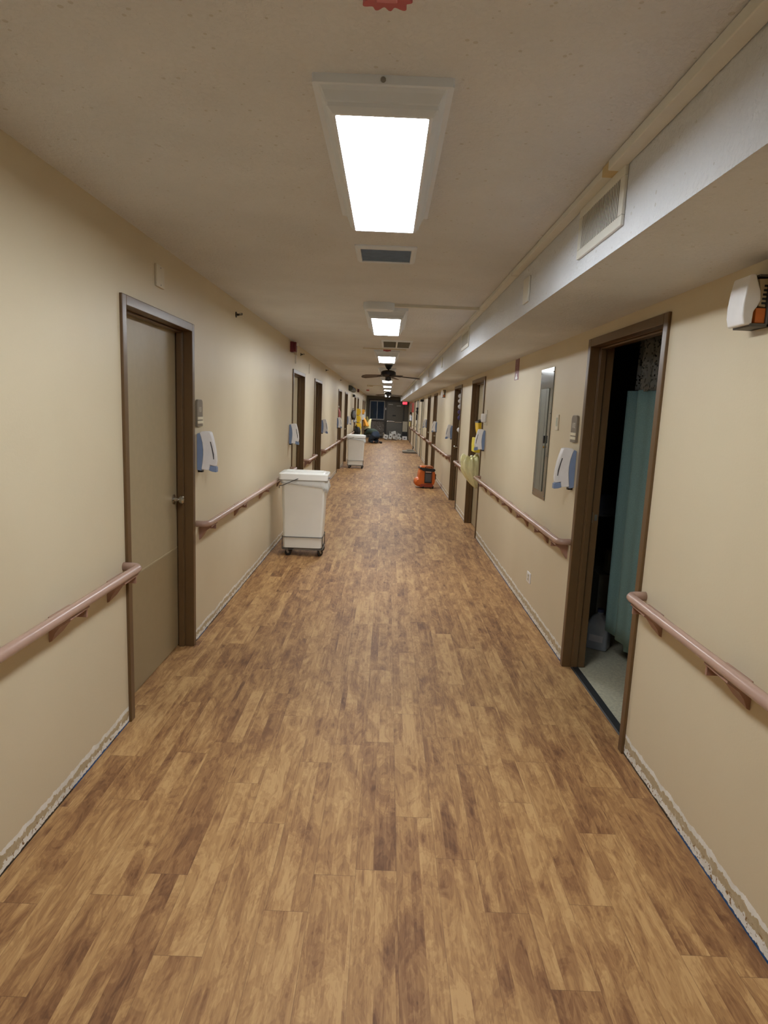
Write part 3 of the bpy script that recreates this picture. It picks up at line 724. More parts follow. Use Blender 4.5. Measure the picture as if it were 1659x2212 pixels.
# ------------------------------------------------------------------ linen carts
M_POLY = mat('milky_polyethylene', (238, 238, 232), .38, var=.02, vs=5)
M_LID = mat('milky_lid', (240, 240, 236), .3, var=.02, vs=5)
tl = NT('liner_film'); tl.b.inputs['Base Color'].default_value = (.85, .86, .84, 1); tl.b.inputs['Roughness'].default_value = .25
tl.b.inputs['Alpha'].default_value = .5; tl.bump(tl.noise(tl.obj(), 14, 4, 1.5), .8, .01); M_LINER = tl.m
def linen_cart(loc, label, rz=0):
    t = thing('linen_cart', label, 'cart', loc, rz)
    # local: x -.27..27, y 0 front .. .38 back
    b = MB(); b.loft([rrect(.215, .165, .03, .10, 0, .20), rrect(.222, .17, .035, .25, 0, .20), rrect(.245, .18, .04, .865, 0, .20), rrect(.262, .19, .04, .885, 0, .20), rrect(.262, .19, .04, .905, 0, .20)])
    b.build('tub', M_POLY, t, smooth='edge')
    b = MB(); b.loft([rrect(.270, .195, .03, .872, 0, .20), rrect(.272, .197, .03, .935, 0, .20), rrect(.262, .187, .03, .945, 0, .20), rrect(.235, .16, .03, .945, 0, .20), rrect(.228, .153, .03, .952, 0, .20), rrect(.05, .13, .03, .956, 0, .20)])
    lid = b.build('lid', M_LID, t, smooth='edge')
    b = MB()
    for yy in (.13, .20, .27): b.box(-.21, .21, yy-.006, yy+.006, .953, .962)
    b.build('lid_rib', M_LID, lid, bevel=.003)
    # liner film overhang
    rings = []; N = 56
    base = rrect(.25, .182, .05, 0, 0, .20, n=13)
    for k, (o, z) in enumerate(((.004, .875), (.012, .85), (.020, .82), (.014, .79))):
        ring = []
        for i, p in enumerate(base):
            v = Vector((p[0], p[1]-.20, 0)); d = v.normalized()
            wob = .5+.75*noise.noise(Vector((i*.62, k*.3, 1.7)))+.2*math.sin(i*1.9)
            rt = max(0, d.x)                     # more slack towards the corridor side
            drop = (.875-z)*(.55+1.1*rt*(.5+wob))
            off = o*(.6+1.8*rt*wob)
            ring.append((p[0]+d.x*off, p[1]+d.y*off*.6, .875-drop))
        rings.append(ring)
    b = MB(); b.loft(rings, caps=False); b.build('bag_liner', M_LINER, t, smooth=True, solid=.001)
    w = .005
    b = MB()
    for z in (.085, .225):
        pts = [(x, y, z) for x, y, _ in rrect(.228, .178, .03, 0, 0, .20, n=3)]
        b.tube(pts+[pts[0]], w, 6)
    for sx in (-1, 1):
        for yy in (.03, .37): b.tube([(sx*.226, yy+.01*(1 if yy < .1 else -1), .085), (sx*.226, yy+.01*(1 if yy < .1 else -1), .235)], w, 6)
    for yy in (.08, .20, .32): b.tube([(-.226, yy, .085), (.226, yy, .085)], w, 6)
    b.build('wire_base', mat('wire_dark', (96, 96, 94), .4, .7), t)
    b = MB(); b.tube([(-.262, -.002, .775), (-.262, -.002, .80), (-.225, -.012, .81), (-.055, -.006, .888)], .004, 6); b.build('lid_wire', M_DARK, t)
    b = MB(); b.lathe([(.0005, .27), (.012, .27), (.012, .295), (.0005, .297)], (0, .06, .90), 'x', 12); b.build('lid_hinge', M_STEEL, t)
    for sx in (-1, 1):
        for yy in (.07, .33):
            x = sx*.185; R = Matrix.Rotation(-.95+.25*sx, 3, 'Z'); c0 = Vector((x, yy, 0))
            b = MB(); b.lathe([(.0005, .072), (.016, .072), (.016, .086), (.0005, .086)], (x, yy, 0), 'z', 12)
            for o_ in (-.015, .0115):
                b.prism([(-.016, .078), (.016, .078), (.032, .034), (.012, .030)], 'x', o_, o_+.0035)
            for v in b.bm.verts[-16:] if False else [v for v in b.bm.verts if v.co.x*v.co.x+v.co.y*v.co.y < .0016 and abs(v.co.x) < .02]: v.co = R @ v.co+c0
            cs = b.build('caster', M_STEEL, t)
            b = MB(); b.lathe([(.0005, -.011), (.034, -.011), (.038, -.006), (.038, .006), (.034, .011), (.0005, .011)], (0, .022, .038), 'x', 22)
            for v in b.bm.verts: v.co = R @ v.co+c0
            wh = b.build('wheel', M_DARK, cs, smooth='edge')
    return t
cart = linen_cart((-.900, 6.95, 0), 'near tall white plastic linen cart on wire casters with clear liner', .02)
dup(cart, (-.868, 17.98, 0), 0, 'far white plastic linen cart standing farther down the left wall')

# ------------------------------------------------------------------ orange air mover
M_OR = mat('orange_poly', (214, 106, 40), .38, var=.06, vs=8); M_OR2 = mat('dark_orange_poly', (150, 62, 40), .45)
t = thing('air_mover', 'orange carpet-drying air mover with black handle on the right of the floor', 'air mover', (.90, 13.97, 0), .08)
cx = .03
prof = []
for k in range(40):
    a = 2*PI*k/40
    ex = .185; ez = .205; p = 3.2
    c_, s_ = math.cos(a), math.sin(a)
    prof.append((cx+ex*(abs(c_)**(2/p))*(1 if c_ > 0 else -1), .24+ez*(abs(s_)**(2/p))*(1 if s_ > 0 else -1)))
b = MB(); b.prism(prof, 'y', -.02, .30); b.build('housing', M_OR, t, bevel=.03, seg=4)
b = MB(); b.lathe([(.0005, -.015), (.06, -.015), (.088, .01), (.098, .05), (.098, .22), (.085, .26), (.0005, .27)], (-.145, 0, .135), 'y', 28); b.build('air_outlet', M_OR, t, smooth='edge')
b = MB(); b.prism([(cx-.16, .03), (cx+.15, .03), (cx+.13, .10), (cx-.13, .10)], 'y', -.035, .30); b.build('base', M_OR2, t, bevel=.01)
b = MB(); b.prism([(cx-.17, .40), (cx-.16, .445), (cx-.13, .49), (cx+.12, .487), (cx+.14, .43), (cx+.12, .40)], 'y', .01, .26); b.build('top_cap', M_OR, t, bevel=.012)
b = MB(); b.prism([(cx-.172, .438), (cx-.166, .465), (cx+.165, .437), (cx+.178, .405), (cx+.150, .375), (cx-.09, .388)], 'y', -.045, .285); b.build('cord_wrap', M_DARK, t, bevel=.008)
b = MB()
x0, x1 = cx-.055, cx+.095
b.tube([(x0, -.06, .13), (x0, -.06, .47), (x0+.012, -.06, .487), (x1-.012, -.06, .487), (x1, -.06, .47), (x1, -.06, .13)], .0085, 8)
b.box(x0, x1, -.068, -.05, .335, .355); b.box(x0-.005, x1+.005, -.07, -.03, .125, .15)
b.build('handle', M_DARK, t)
b = MB(); b.box(x0+.01, x1-.01, -.04, -.018, .15, .335); b.build('inlet_grille', mat('grille_grey', (92, 92, 96), .5), t, bevel=.004)
b = MB(); b.box(x0+.012, x1-.012, -.05, -.021, .358, .378); b.build('label_strip', mat('label_pale', (226, 190, 170), .5), t)
b = MB(); b.box(cx+.18, cx+.205, .02, .14, .20, .32); b.build('side_foot', M_DARK, t, bevel=.008)
for (wx_, wy_) in ((-.075, -.005), (.135, -.005), (-.075, .25), (.135, .25)):
    b = MB(); b.lathe([(.0005, -.018), (.030, -.018), (.034, -.012), (.034, .012), (.030, .018), (.0005, .018)], (cx+wx_, wy_, .034), 'x', 18); b.build('wheel', M_DARK, t, smooth='edge')

# ------------------------------------------------------------------ ceiling fans
M_FANB = mat('fan_black', (34, 35, 40), .35); M_BLADE = mat('fan_blade_walnut', (70, 56, 52), .5, var=.15, vs=9)
def ceiling_fan(x, y, label, a0):
    t = thing('ceiling_fan', label, 'ceiling fan', (x, y, ZC), group='black ceiling fans')
    b = MB(); b.lathe([(.0005, 0), (.075, 0), (.072, -.02), (.05, -.06), (.03, -.085), (.0005, -.088)], n=28); b.build('canopy', M_FANB, t, smooth='edge')
    b = MB(); b.lathe([(.0005, -.08), (.016, -.08), (.016, -.11), (.0005, -.11)], n=12); b.build('downrod', M_FANB, t)
    b = MB(); b.lathe([(.0005, -.10), (.05, -.10), (.11, -.115), (.138, -.135), (.142, -.185), (.115, -.205), (.07, -.22), (.055, -.235), (.058, -.275), (.045, -.30), (.0005, -.305)], n=32); b.build('motor', M_FANB, t, smooth='edge')
    zb = -.222
    for k in range(5):
        a = math.radians(a0+72*k); Rz = Matrix.Rotation(a, 3, 'Z')
        def pt(r, w, z): return Rz @ Vector((r, w, z))
        top = []; n = 14
        outl = []
        for i in range(n+1):
            u = i/n; r = .17+u*.43
            hw = .045+.022*min(1, u*1.6) if u < .93 else .067*math.sqrt(max(0.02, 1-((u-.93)/.07)**2))
            outl.append((r, hw))
        rings = []
        for r, hw in outl:
            zz = zb+.012-.028*((r-.17)/.43)
            rings.append([pt(r, -hw, zz-.012*hw/.067), pt(r, hw, zz+.012*hw/.067), pt(r, hw, zz+.012*hw/.067+.007), pt(r, -hw, zz-.012*hw/.067+.007)])
        b = MB(); b.loft(rings); bl = b.build('blade', M_BLADE, t)
        b = MB(); b.loft([[pt(.07, -.02, zb), pt(.07, .02, zb), pt(.07, .02, zb+.006), pt(.07, -.02, zb+.006)], [pt(.15, -.012, zb+.004), pt(.15, .012, zb+.004), pt(.15, .012, zb+.01), pt(.15, -.012, zb+.01)], [pt(.23, -.04, zb-.004), pt(.23, .04, zb+.002), pt(.23, .04, zb+.008), pt(.23, -.04, zb+.002)]]); b.build('blade_arm', M_FANB, bl)
    return t
ceiling_fan(-.018, 12.1, 'near black ceiling fan with walnut blades', 3)
ceiling_fan(-.02, 26.4, 'far black ceiling fan near the corridor end', 358)

# ------------------------------------------------------------------ exit sign
t = thing('exit_sign', 'glowing red exit sign under the soffit at the corridor end', 'sign', (.97, 36.9, ZS))
b = MB(); b.box(-.02, .02, -.02, .02, -.02, 0); b.build('mount', M_DARK, t)
b = MB(); b.box(-.135, .135, -.025, .025, -.20, -.02); b.build('housing', mat('exit_housing', (60, 20, 22), .4), t, bevel=.004)
b = MB(); b.box(-.120, .120, -.028, -.025, -.185, -.035); b.build('face', emit('exit_face', (1, .02, .06), 1.1), t)
text('EXIT', .135, emit('exit_letters', (1, .10, .12), 3.0), t, (0, -.030, -.112), (PI/2, 0, 0), .0015)

# ------------------------------------------------------------------ teal curtain and things in the dark room
tc = NT('teal_curtain'); vv = tc.obj()
tc.put(tc.b.inputs['Base Color'], tc.ramp(tc.noise(vv, 240, 2), [(.3, lin((84, 112, 112))), (.7, lin((104, 132, 132)))]))
tc.b.inputs['Roughness'].default_value = .85; tc.bump(tc.noise(vv, 500, 2), .3, .002)
tn = NT('curtain_net'); vv = tn.obj(); vo = tn.n('ShaderNodeTexVoronoi'); tn.put(vo.inputs['Vector'], vv); vo.inputs['Scale'].default_value = 60
tn.b.inputs['Base Color'].default_value = (.10, .10, .09, 1); tn.b.inputs['Roughness'].default_value = .8
tn.put(tn.b.inputs['Alpha'], tn.math('GREATER_THAN', vo.outputs[0], .40))
t = thing('privacy_curtain', 'teal privacy curtain with netted top hanging inside the open doorway', 'curtain', (1.60, 3.35, 0))
def curt(y0, y1, z0, z1, xoff, name, m, ph=0.0, amp=.03, fr=17.0):
    rings = []; nz = 14; ny = 60
    for i in range(ny+1):
        y = y0+(y1-y0)*i/ny; col = []
        for j in range(nz+1):
            u = j/nz; z = z0+(z1-z0)*u
            x = xoff+amp*math.sin(fr*y+ph+.4*(1-u))+.012*math.sin(fr*2.3*y+1.3)+.008*noise.noise(Vector((y*4, z*1.5, ph)))
            col.append((x, y, z+(.008*math.sin(9*y) if j == 0 else 0)))
        rings.append(col)
    b = MB(); b.loft(rings, caps=False, closed=False); return b.build(name, m, t, smooth=True, solid=.003)
pan = curt(.30, .87, .235, 1.86, .0, 'fabric_panel', tc.m, amp=.045, fr=21)
curt(-.1, .60, .285, 1.855, -.05, 'fabric_panel', tc.m, 2.0)
curt(.30, .87, 1.86, 2.40, .0, 'net_header', tn.m); curt(-.1, .60, 1.855, 2.40, -.05, 'net_header', tn.m, 2.0)
b = MB(); b.box(-.02, .02, -.3, 3.0, 2.40, 2.43); b.build('curtain_track', M_OFFW, t)
M_JUG = mat('jug_translucent', (150, 156, 166), .35, sss=.2)
t = thing('cleaning_jug', 'translucent plastic jug on the floor just inside the open doorway', 'jug', (1.63, 4.50, 0), -.6)
b = MB(); b.loft([rrect(.075, .06, .02, 0), rrect(.078, .063, .02, .01), rrect(.078, .063, .025, .18), rrect(.055, .045, .03, .235), rrect(.022, .022, .02, .262), rrect(.022, .022, .02, .275)]); b.build('bottle', M_JUG, t, smooth='edge')
b = MB(); b.tube([(.05, 0, .225), (.078, 0, .235), (.092, 0, .20), (.088, 0, .15), (.076, 0, .13)], .011, 8); b.build('handle', M_JUG, t, smooth=True)
b = MB(); b.lathe([(.0005, .272), (.024, .272), (.024, .295), (.0005, .295)], n=16); b.build('cap', mat('cap_blue', (60, 70, 110), .4), t)
b = MB(); b.box(-.05, .05, -.0645, -.063, .06, .11); b.build('label', mat('label_white', (190, 190, 196), .5), t)
t = thing('overbed_table', 'pale topped table in the dark room behind the curtain', 'table', (2.35, 6.3, 0))
b = MB(); b.box(-.45, .45, -.22, .22, .74, .765); b.build('tabletop', mat('table_pale', (150, 156, 168), .5), t, bevel=.008)
b = MB(); b.box(-.42, -.37, -.03, .03, .03, .74); b.build('post', M_STEEL, t)
b = MB(); b.box(-.44, .40, -.20, -.16, .0, .035); b.box(-.44, .40, .16, .20, .0, .035); b.box(-.44, -.36, -.16, .16, 0, .035); b.build('base', M_STEEL, t)
t2 = MB(); rings = []
for k in range(7):
    u = k/6; r = .19*(1-u*u)**.5+.01
    rings.append([(2.2+r*1.3*math.cos(a)*(1+.12*noise.noise(Vector((math.cos(a)*2, math.sin(a)*2, u*3)))), 6.25+r*math.sin(a)*(1+.12*noise.noise(Vector((a, u, 0)))), .766+.17*u+.01*math.sin(5*a)*(u > 0)) for a in [2*PI*i/24 for i in range(24)]])
t2.loft(rings); tag(t2.build('linen_bundle', mat('linen_blue', (140, 150, 172), .8), smooth=True), 'pale crumpled linen on the table in the dark room', 'linen')
b = MB(); b.prism([(1.86, .42), (1.93, .41), (1.94, .60), (1.87, .61)], 'y', 5.1, 5.18)
b.box(1.80, 2.1, 5.08, 5.4, 0, .41)
tag(b.build('supply_box', mat('paper_dim', (130, 126, 112), .7), bevel=.006), 'cream carton standing in the dark room left of the curtain', 'box')
t = thing('bed_caster', 'dark bed wheel under the teal curtain', 'bed wheel', (1.86, 4.36, 0))
b = MB(); b.lathe([(.0005, -.025), (.062, -.025), (.07, -.015), (.07, .015), (.062, .025), (.0005, .025)], (0, 0, .07), 'y', 22); b.build('wheel', M_DARK, t, smooth='edge')
b = MB(); b.box(-.03, .03, -.04, .04, .08, .20); b.build('fork', M_DARK, t, bevel=.006)

# ------------------------------------------------------------------ soft hanging things
def drape(name, m, parent, base, w, d, z0, z1, seed, folds=7, flare=1.0, lean=(0, 0), side=1, prof=None):
    """gathered cloth or bag: closed loft of wobbly rings"""
    rings = []; n = 48; nz = 12
    for k in range(nz+1):
        u = k/nz; z = z1+(z0-z1)*u
        sc = (prof(u) if prof else (.55+.45*u**.7*flare)) 
        ring = []
        for i in range(n):
            a = 2*PI*i/n
            f = 1+.16*u*math.sin(folds*a+seed+2.2*u)+.12*noise.noise(Vector((math.cos(a)*1.5+seed, math.sin(a)*1.5, u*2.2)))
            ring.append((base[0]+d*sc*f*math.cos(a)+lean[0]*u, base[1]+w*sc*f*math.sin(a)+lean[1]*u, z+.012*math.sin(3*a+seed)*(1 if k in (0, nz) else 0)))
        rings.append(ring)
    b = MB(); b.loft(rings); return b.build(name, m, parent, smooth=True)
M_YEL = mat('caddy_yellow', (240, 200, 40), .5, var=.08); M_GOWN = mat('gown_yellow', (242, 238, 186), .75, var=.05, bump=.3, bs=60)
M_ORY = mat('caddy_orange', (228, 160, 50), .55, var=.1); M_OLV = mat('gown_olive', (150, 142, 78), .75)
t = thing('hanging_caddy', 'bright yellow hanging pocket organiser on the right doorway frame, notice at top', 'organiser', (XR, 8.90, 0))
b = MB(); b.box(.075, .083, -.20, .12, 1.60, 1.775); c1 = b.build('notice_sheet', M_YEL, t)
b = MB()
for (yy, zz, w_, h_) in ((-.12, 1.735, .04, .02), (.0, 1.738, .03, .016), (-.10, 1.705, .05, .014), (-.03, 1.70, .03, .02), (-.08, 1.66, .025, .03)): b.box(.0742, .075, yy-w_/2, yy+w_/2, zz, zz+h_)
b.build('print_marks', M_DARK, c1)
b = MB(); b.prism([(.07, 1.57), (-.03, 1.555), (-.02, 1.47), (.0, 1.38), (.03, 1.31), (.075, 1.30)], 'y', -.16, .14); b.build('upper_pocket', M_YEL, t, bevel=.01)
b = MB(); b.prism([(.08, 1.575), (-.032, 1.555), (-.030, 1.568), (.03, 1.60), (.08, 1.60)], 'y', -.17, .15); b.build('hanger_bar', M_DARK, t, bevel=.003)
b = MB(); b.prism([(.09, 1.34), (-.055, 1.35), (-.060, 1.25), (-.055, 1.15), (.085, 1.14)], 'y', -.14, .16); b.build('lower_pocket', mat('caddy_yellow_pale', (232, 214, 70), .5), t, bevel=.01)
b = MB(); b.prism([(.05, 1.27), (.02, 1.25), (.03, 1.16), (.06, 1.145), (.085, 1.15), (.085, 1.26)], 'y', -.18, -.05); b.build('orange_glove_pack', M_ORY, t, bevel=.008)
t = thing('isolation_gown', 'pale yellow disposable gown spilling over the handrail gap on the right', 'gown', (XR, 8.95, 0))
gp = [(-.075, .10, 1.085), (-.080, .125, 1.05), (-.078, .140, 1.01), (-.066, .150, .96), (-.060, .150, .91), (-.045, .140, .85), (-.025, .120, .79), (-.008, .098, .74), (.012, .070, .69), (.028, .045, .655), (.036, .028, .635)]
rings = []
for k, (cxx, r, z) in enumerate(gp):
    ring = []
    for i in range(110):
        a = 2*PI*i/110
        amp = max(.05, .20-.035*k)
        fold = abs(((a*9/PI+.15*k) % 2)-1)*2-1
        f = 1+amp*fold+.16*noise.noise(Vector((math.cos(a)*2.6, math.sin(a)*2.6, z*9)))+.06*noise.noise(Vector((math.cos(a)*9, math.sin(a)*9, z*30)))
        x_ = cxx+r*f*math.cos(a)*.92; x_ = min(x_, .085)
        ring.append((x_, r*f*math.sin(a), z+(.020*fold+.02*math.sin(2*a+1))*(k < 2)))
    rings.append(ring)
b = MB(); b.loft(rings); b.build('gown_body', M_GOWN, t, smooth=True)
b = MB(); b.tube([(-.07, -.02, 1.05), (-.15, -.03, 1.04), (-.165, -.04, 1.00), (-.13, -.05, .96)], .025, 12, rr=[.03, .028, .024, .012]); b.build('sleeve', M_GOWN, t, smooth=True)

t = thing('hanging_caddy', 'yellow hanging pouches on the far left doorway, three stacked', 'organiser', (XL, 27.0, 0))
for (z0, z1, dd) in ((1.42, 1.70, .13), (1.12, 1.41, .14), (.70, 1.11, .17)):
    b = MB(); b.prism([(-.02, z1), (dd, z1-.01), (dd+.03, (z0+z1)/2), (dd*.8, z0), (-.02, z0+.02)], 'y', -.35, .25); b.build('pouch', M_YEL, t, bevel=.02)
drape('gown_roll', M_GOWN, t, (.14, .2, 0), .18, .07, .60, 1.12, 3.1)
t = thing('hanging_caddy', 'orange and yellow gowns bulging from the far left doorway near the end', 'organiser', (XL, 32.5, 0))
b = MB(); b.prism([(-.02, 1.68), (.12, 1.66), (.10, 1.45), (-.02, 1.44)], 'y', -.2, .15); b.build('pouch', M_ORY, t, bevel=.02)
b = MB(); b.prism([(-.02, 1.42), (.10, 1.40), (.10, 1.15), (-.02, 1.16)], 'y', -.2, .15); b.build('paper_pack', M_WHITE, t, bevel=.01)
drape('orange_gown', M_ORY, t, (.08, .1, 0), .20, .13, .84, 1.26, 1.2, 5, 1, (.16, 0), prof=lambda u: .45+.6*u)
drape('yellow_gown', M_GOWN, t, (.42, .3, 0), .16, .15, .72, 1.20, 4.2, 6, 1, (-.16, 0), prof=lambda u: .35+.7*u)
t = thing('hanging_caddy', 'olive gown and pale pouch hanging by the last left doorway', 'organiser', (XL, 34.6, 0))
drape('gown_body', M_OLV, t, (.16, .1, 0), .2, .13, .75, 1.3, 2.2, prof=lambda u: .5+.6*math.sin(PI*u*.8))
b = MB(); b.box(0, .09, -.15, .12, 1.3, 1.55); b.build('pouch', M_WHITE, t, bevel=.02)
t = thing('hanging_caddy', 'small pale yellow pouch hanging on the last doorways at far right', 'organiser', (XR, 34.4, 0))
b = MB(); b.box(-.10, -.0145, -.2, .1, .88, 1.12); b.build('pouch', mat('pouch_pale', (226, 214, 150), .6), t, bevel=.02)
b = MB(); b.box(-.09, -.0145, -.2, .1, 1.2, 1.5); b.build('paper_pack', M_WHITE, t, bevel=.01)
b = MB(); b.box(-.07, -.0145, -.15, .1, 1.54, 1.64); b.build('dark_pack', M_DARK, t, bevel=.01)

M_BLK = mat('bag_black', (26, 27, 34), .6); M_BGREY = mat('bag_grey', (120, 122, 128), .6)
t = thing('hanging_bag', 'black and grey bag hanging on the far left wall above the handrail', 'bag', (XL, 22.9, 0))
drape('bag_body', M_BLK, t, (.075, 0, 0), .28, .07, 1.30, 1.62, 5.5, prof=lambda u: .7+.35*math.sin(PI*u))
drape('grey_sleeve', M_BGREY, t, (.10, -.36, 0), .12, .055, 1.38, 1.60, 2.5, prof=lambda u: .6+.4*math.sin(PI*u))
b = MB(); b.tube([(.05, -.1, 1.60), (.05, -.05, 1.70), (.05, .05, 1.70), (.05, .1, 1.60)], .012, 8); b.build('strap', M_BLK, t)
t = thing('hanging_bag', 'black bag slumped at the end of the far left handrail', 'bag', (XL, 23.95, 0))
drape('bag_body', M_BLK, t, (.17, 0, 0), .22, .12, .70, 1.02, 7.5, prof=lambda u: .6+.45*math.sin(PI*u*.9))
b = MB(); b.tube([(.17, -.1, 1.0), (.15, -.12, 1.1), (.10, -.1, 1.0)], .02, 8); b.build('strap', M_BLK, t)
t = thing('door_decoration', 'red and white cloth decoration on the left doorway before the far cart', 'decoration', (XL, 17.3, 0))
b = MB(); b.prism([(-.09, 1.72), (-.04, 1.66), (.0, 1.58), (.005, 1.44), (-.06, 1.40), (-.09, 1.5)], 'y', -.06, .30); b.build('red_cloth', mat('deco_red', (150, 78, 70), .7), t, bevel=.02)
b = MB(); b.prism([(-.095, 1.84), (-.07, 1.80), (-.04, 1.70), (-.085, 1.71)], 'y', -.05, .25); b.build('white_trim', M_WHITE, t, bevel=.01)
# wreath and things on the pale right door
t = thing('door_wreath', 'black wreath with white ribbon hanging on the pale right door', 'wreath', (XR, 26.75, 1.70))
b = MB(); N = 24; pth = [(-.045, .16*math.cos(2*PI*k/N), .13*math.sin(2*PI*k/N)) for k in range(N+1)]
b.tube(pth, .035, 8, rr=[.035+.012*math.sin(5*k) for k in range(N+1)]); b.build('ring', M_BLK, t, smooth=True)
b = MB(); b.prism([(-.14, -.12), (.10, -.14), (.12, -.48), (.0, -.56), (-.10, -.50)], 'x', -.055, -.045); b.build('ribbon', M_WHITE, t)
b = MB(); b.prism([(-.2, -.16), (-.12, -.16), (-.12, -.38), (-.2, -.36)], 'x', -.09, -.03); b.build('tassel', M_BLK, t)
# shelf of white and purple things in R3 doorway
t = thing('hanging_flowers', 'white and violet hanging decoration inside the right doorway behind the yellow gown one', 'decoration', (XR, 11.75, 0))
for i, (z, m_) in enumerate(((1.99, M_WHITE), (1.90, M_WHITE), (1.80, M_WHITE), (1.70, mat('violet_cloth', (78, 66, 120), .7)), (1.60, mat('violet_cloth', (78, 66, 120), .7)), (1.38, M_WHITE))):
    rings = []
    for k in range(6):
        u = k/5; r = .035*math.sin(PI*(.12+.76*u))+.006
        rings.append([(.055+r*math.cos(a)*(1+.3*math.sin(5*a)), -.02*i+r*math.sin(a)*(1+.3*math.sin(5*a)), z-.05+.09*u) for a in [2*PI*q/20 for q in range(20)]])
    b = MB(); b.loft(rings); b.build('blossom' if m_ is M_WHITE else 'violet_bow', m_, t, smooth=True)
b = MB(); b.tube([(.055, 0, 2.1), (.055, -.10, 1.36)], .004, 6); b.build('cord', M_DARK, t)
# red projecting sign
t = thing('fire_sign', 'tall red sign projecting from the far right wall', 'sign', (XR, 31.3, 0))
b = MB(); b.prism([(0, -.14), (-.10, 0), (0, .14)], 'z', 1.63, 2.10); b.build('board', mat('sign_red', (186, 70, 58), .5), t, bevel=.003)
b = MB()
for k in range(9): b.box(-.052, -.0485, -.088, -.066, 1.68+k*.045, 1.705+k*.045)
b.build('print_marks', mat('sign_cream', (230, 190, 170), .5), t)

# ------------------------------------------------------------------ far right cart + carton, boards
t = thing('upright_heater', 'white ribbed upright panel on a black base at the far right corner', 'heater', (1.06, 38.2, 0))
b = MB(); b.box(-.15, .17, -.12, .12, .25, .46); b.build('base', M_DARK, t, bevel=.01)
b = MB()
for k in range(5): b.box(-.13+k*.058, -.13+k*.058+.045, -.06, .06, .46, 1.06)
b.build('rib_panel', M_OFFW, t, bevel=.01)
b = MB(); b.box(-.14, .16, -.10, .10, 0, .25); b.build('skirt', mat('skirt_dark', (44, 46, 50), .6), t)
t = thing('cardboard_carton', 'small white carton on the floor at the far right corner', 'box', (1.06, 37.7, 0), .05)
b = MB(); b.box(-.13, .13, -.10, .10, 0, .20); b.build('carton_body', M_WHITE, t, bevel=.004)
b = MB(); b.box(-.06, .05, -.103, -.1, .06, .13); b.build('carton_label', M_BGREY, t)
M_BRD = mat('board_grey', (150, 142, 126), .6, var=.15); M_BRD2 = mat('board_brown', (92, 78, 66), .6)
for i, (z, r, m_, x_, y_, lb) in enumerate(((.0, .10, M_BRD2, .98, 25.9, 'dark floor board lying at the bottom of the stack by the right wall'), (.036, -.02, M_BRD, .95, 26.1, 'grey floor board lying on top of the dark one by the right wall'))):
    b = MB(); R = Matrix.Rotation(r, 3, 'Z'); b.box(-.28, .25, -.35, .35, 0, .034)
    o = tag(b.build('floor_board', m_, bevel=.003), lb, 'board', 'floor boards by the right wall'); o.location = (x_, y_, z); o.rotation_euler = (0, 0, r)
t = thing('floor_scraper', 'grey tool lying on top of the boards by the right wall', 'tool', (1.0, 26.3, .071), .4)
b = MB(); b.box(-.16, .14, -.05, .05, 0, .05); b.build('tool_body', mat('tool_grey', (176, 170, 158), .5), t, bevel=.01)
b = MB(); b.tube([(.10, 0, .05), (.15, .05, .12), (.17, .08, .16)], .02, 8); b.build('grip', M_DARK, t)

# debris: tipped white cartons
M_CART = mat('carton_white', (214, 214, 210), .6, var=.06); M_CARTD = mat('carton_inside', (96, 92, 86), .8)
def torn_box(loc, rot, s, label):
    t = thing('torn_carton', label, 'carton', loc, group='torn white cartons piled at the exit door'); t.rotation_euler = rot
    b = MB(); w, d, h = s; k = .006
    b.box(-w/2, w/2, -d/2, d/2, 0, k); b.box(-w/2, -w/2+k, -d/2, d/2, k, h); b.box(w/2-k, w/2, -d/2, d/2, k, h); b.box(-w/2+k, w/2-k, d/2-k, d/2, k, h); b.box(-w/2+k, w/2-k, -d/2, -d/2+k, k, h)
    b.build('carton_body', M_CART, t)
    b = MB(); b.box(-w*.22, w*.22, -d/2-.003, -d/2, h*.35, h*.6); b.build('print_panel', M_CARTD, t)
    b = MB(); b.box(-w/2, -w/2+k, -d/2, d/2, h, h+w*.4, rot=Matrix.Rotation(-.7, 3, 'Y'), at=(-w/2, 0, h)); b.build('flap', M_CART, t)
    return t
B = [((-.10, 37.10, .05), (0, .25, .2), (.24, .20, .24), 'leftmost tipped white carton of the pile, leaning left'),
     ((.20, 37.35, .04), (.0, .20, -.1), (.18, .20, .30), 'narrow white carton second from the left in the pile'),
     ((.47, 37.75, .09), (.0, -.30, .2), (.28, .24, .38), 'largest tipped white carton at the top of the pile'),
     ((.50, 37.15, .03), (.0, .2, .4), (.22, .2, .17), 'white carton low in the middle right of the pile'),
     ((.66, 38.30, .06), (.0, .3, .1), (.20, .2, .28), 'torn grey-white carton toward the right of the pile'),
     ((.76, 36.95, .04), (.0, .35, -.4), (.16, .14, .12), 'small crushed carton at the right end of the pile')]
for a in B: torn_box(*a)
b = MB(); b.prism([(-.25, 0), (.40, .08), (.46, -.40), (-.18, -.44)], 'z', 0, .03)
o = tag(b.build('floor_board', M_BRD2, bevel=.003), 'dark flat board on the floor in front of the white carton pile', 'board'); o.location = (.12, 36.75, 0)

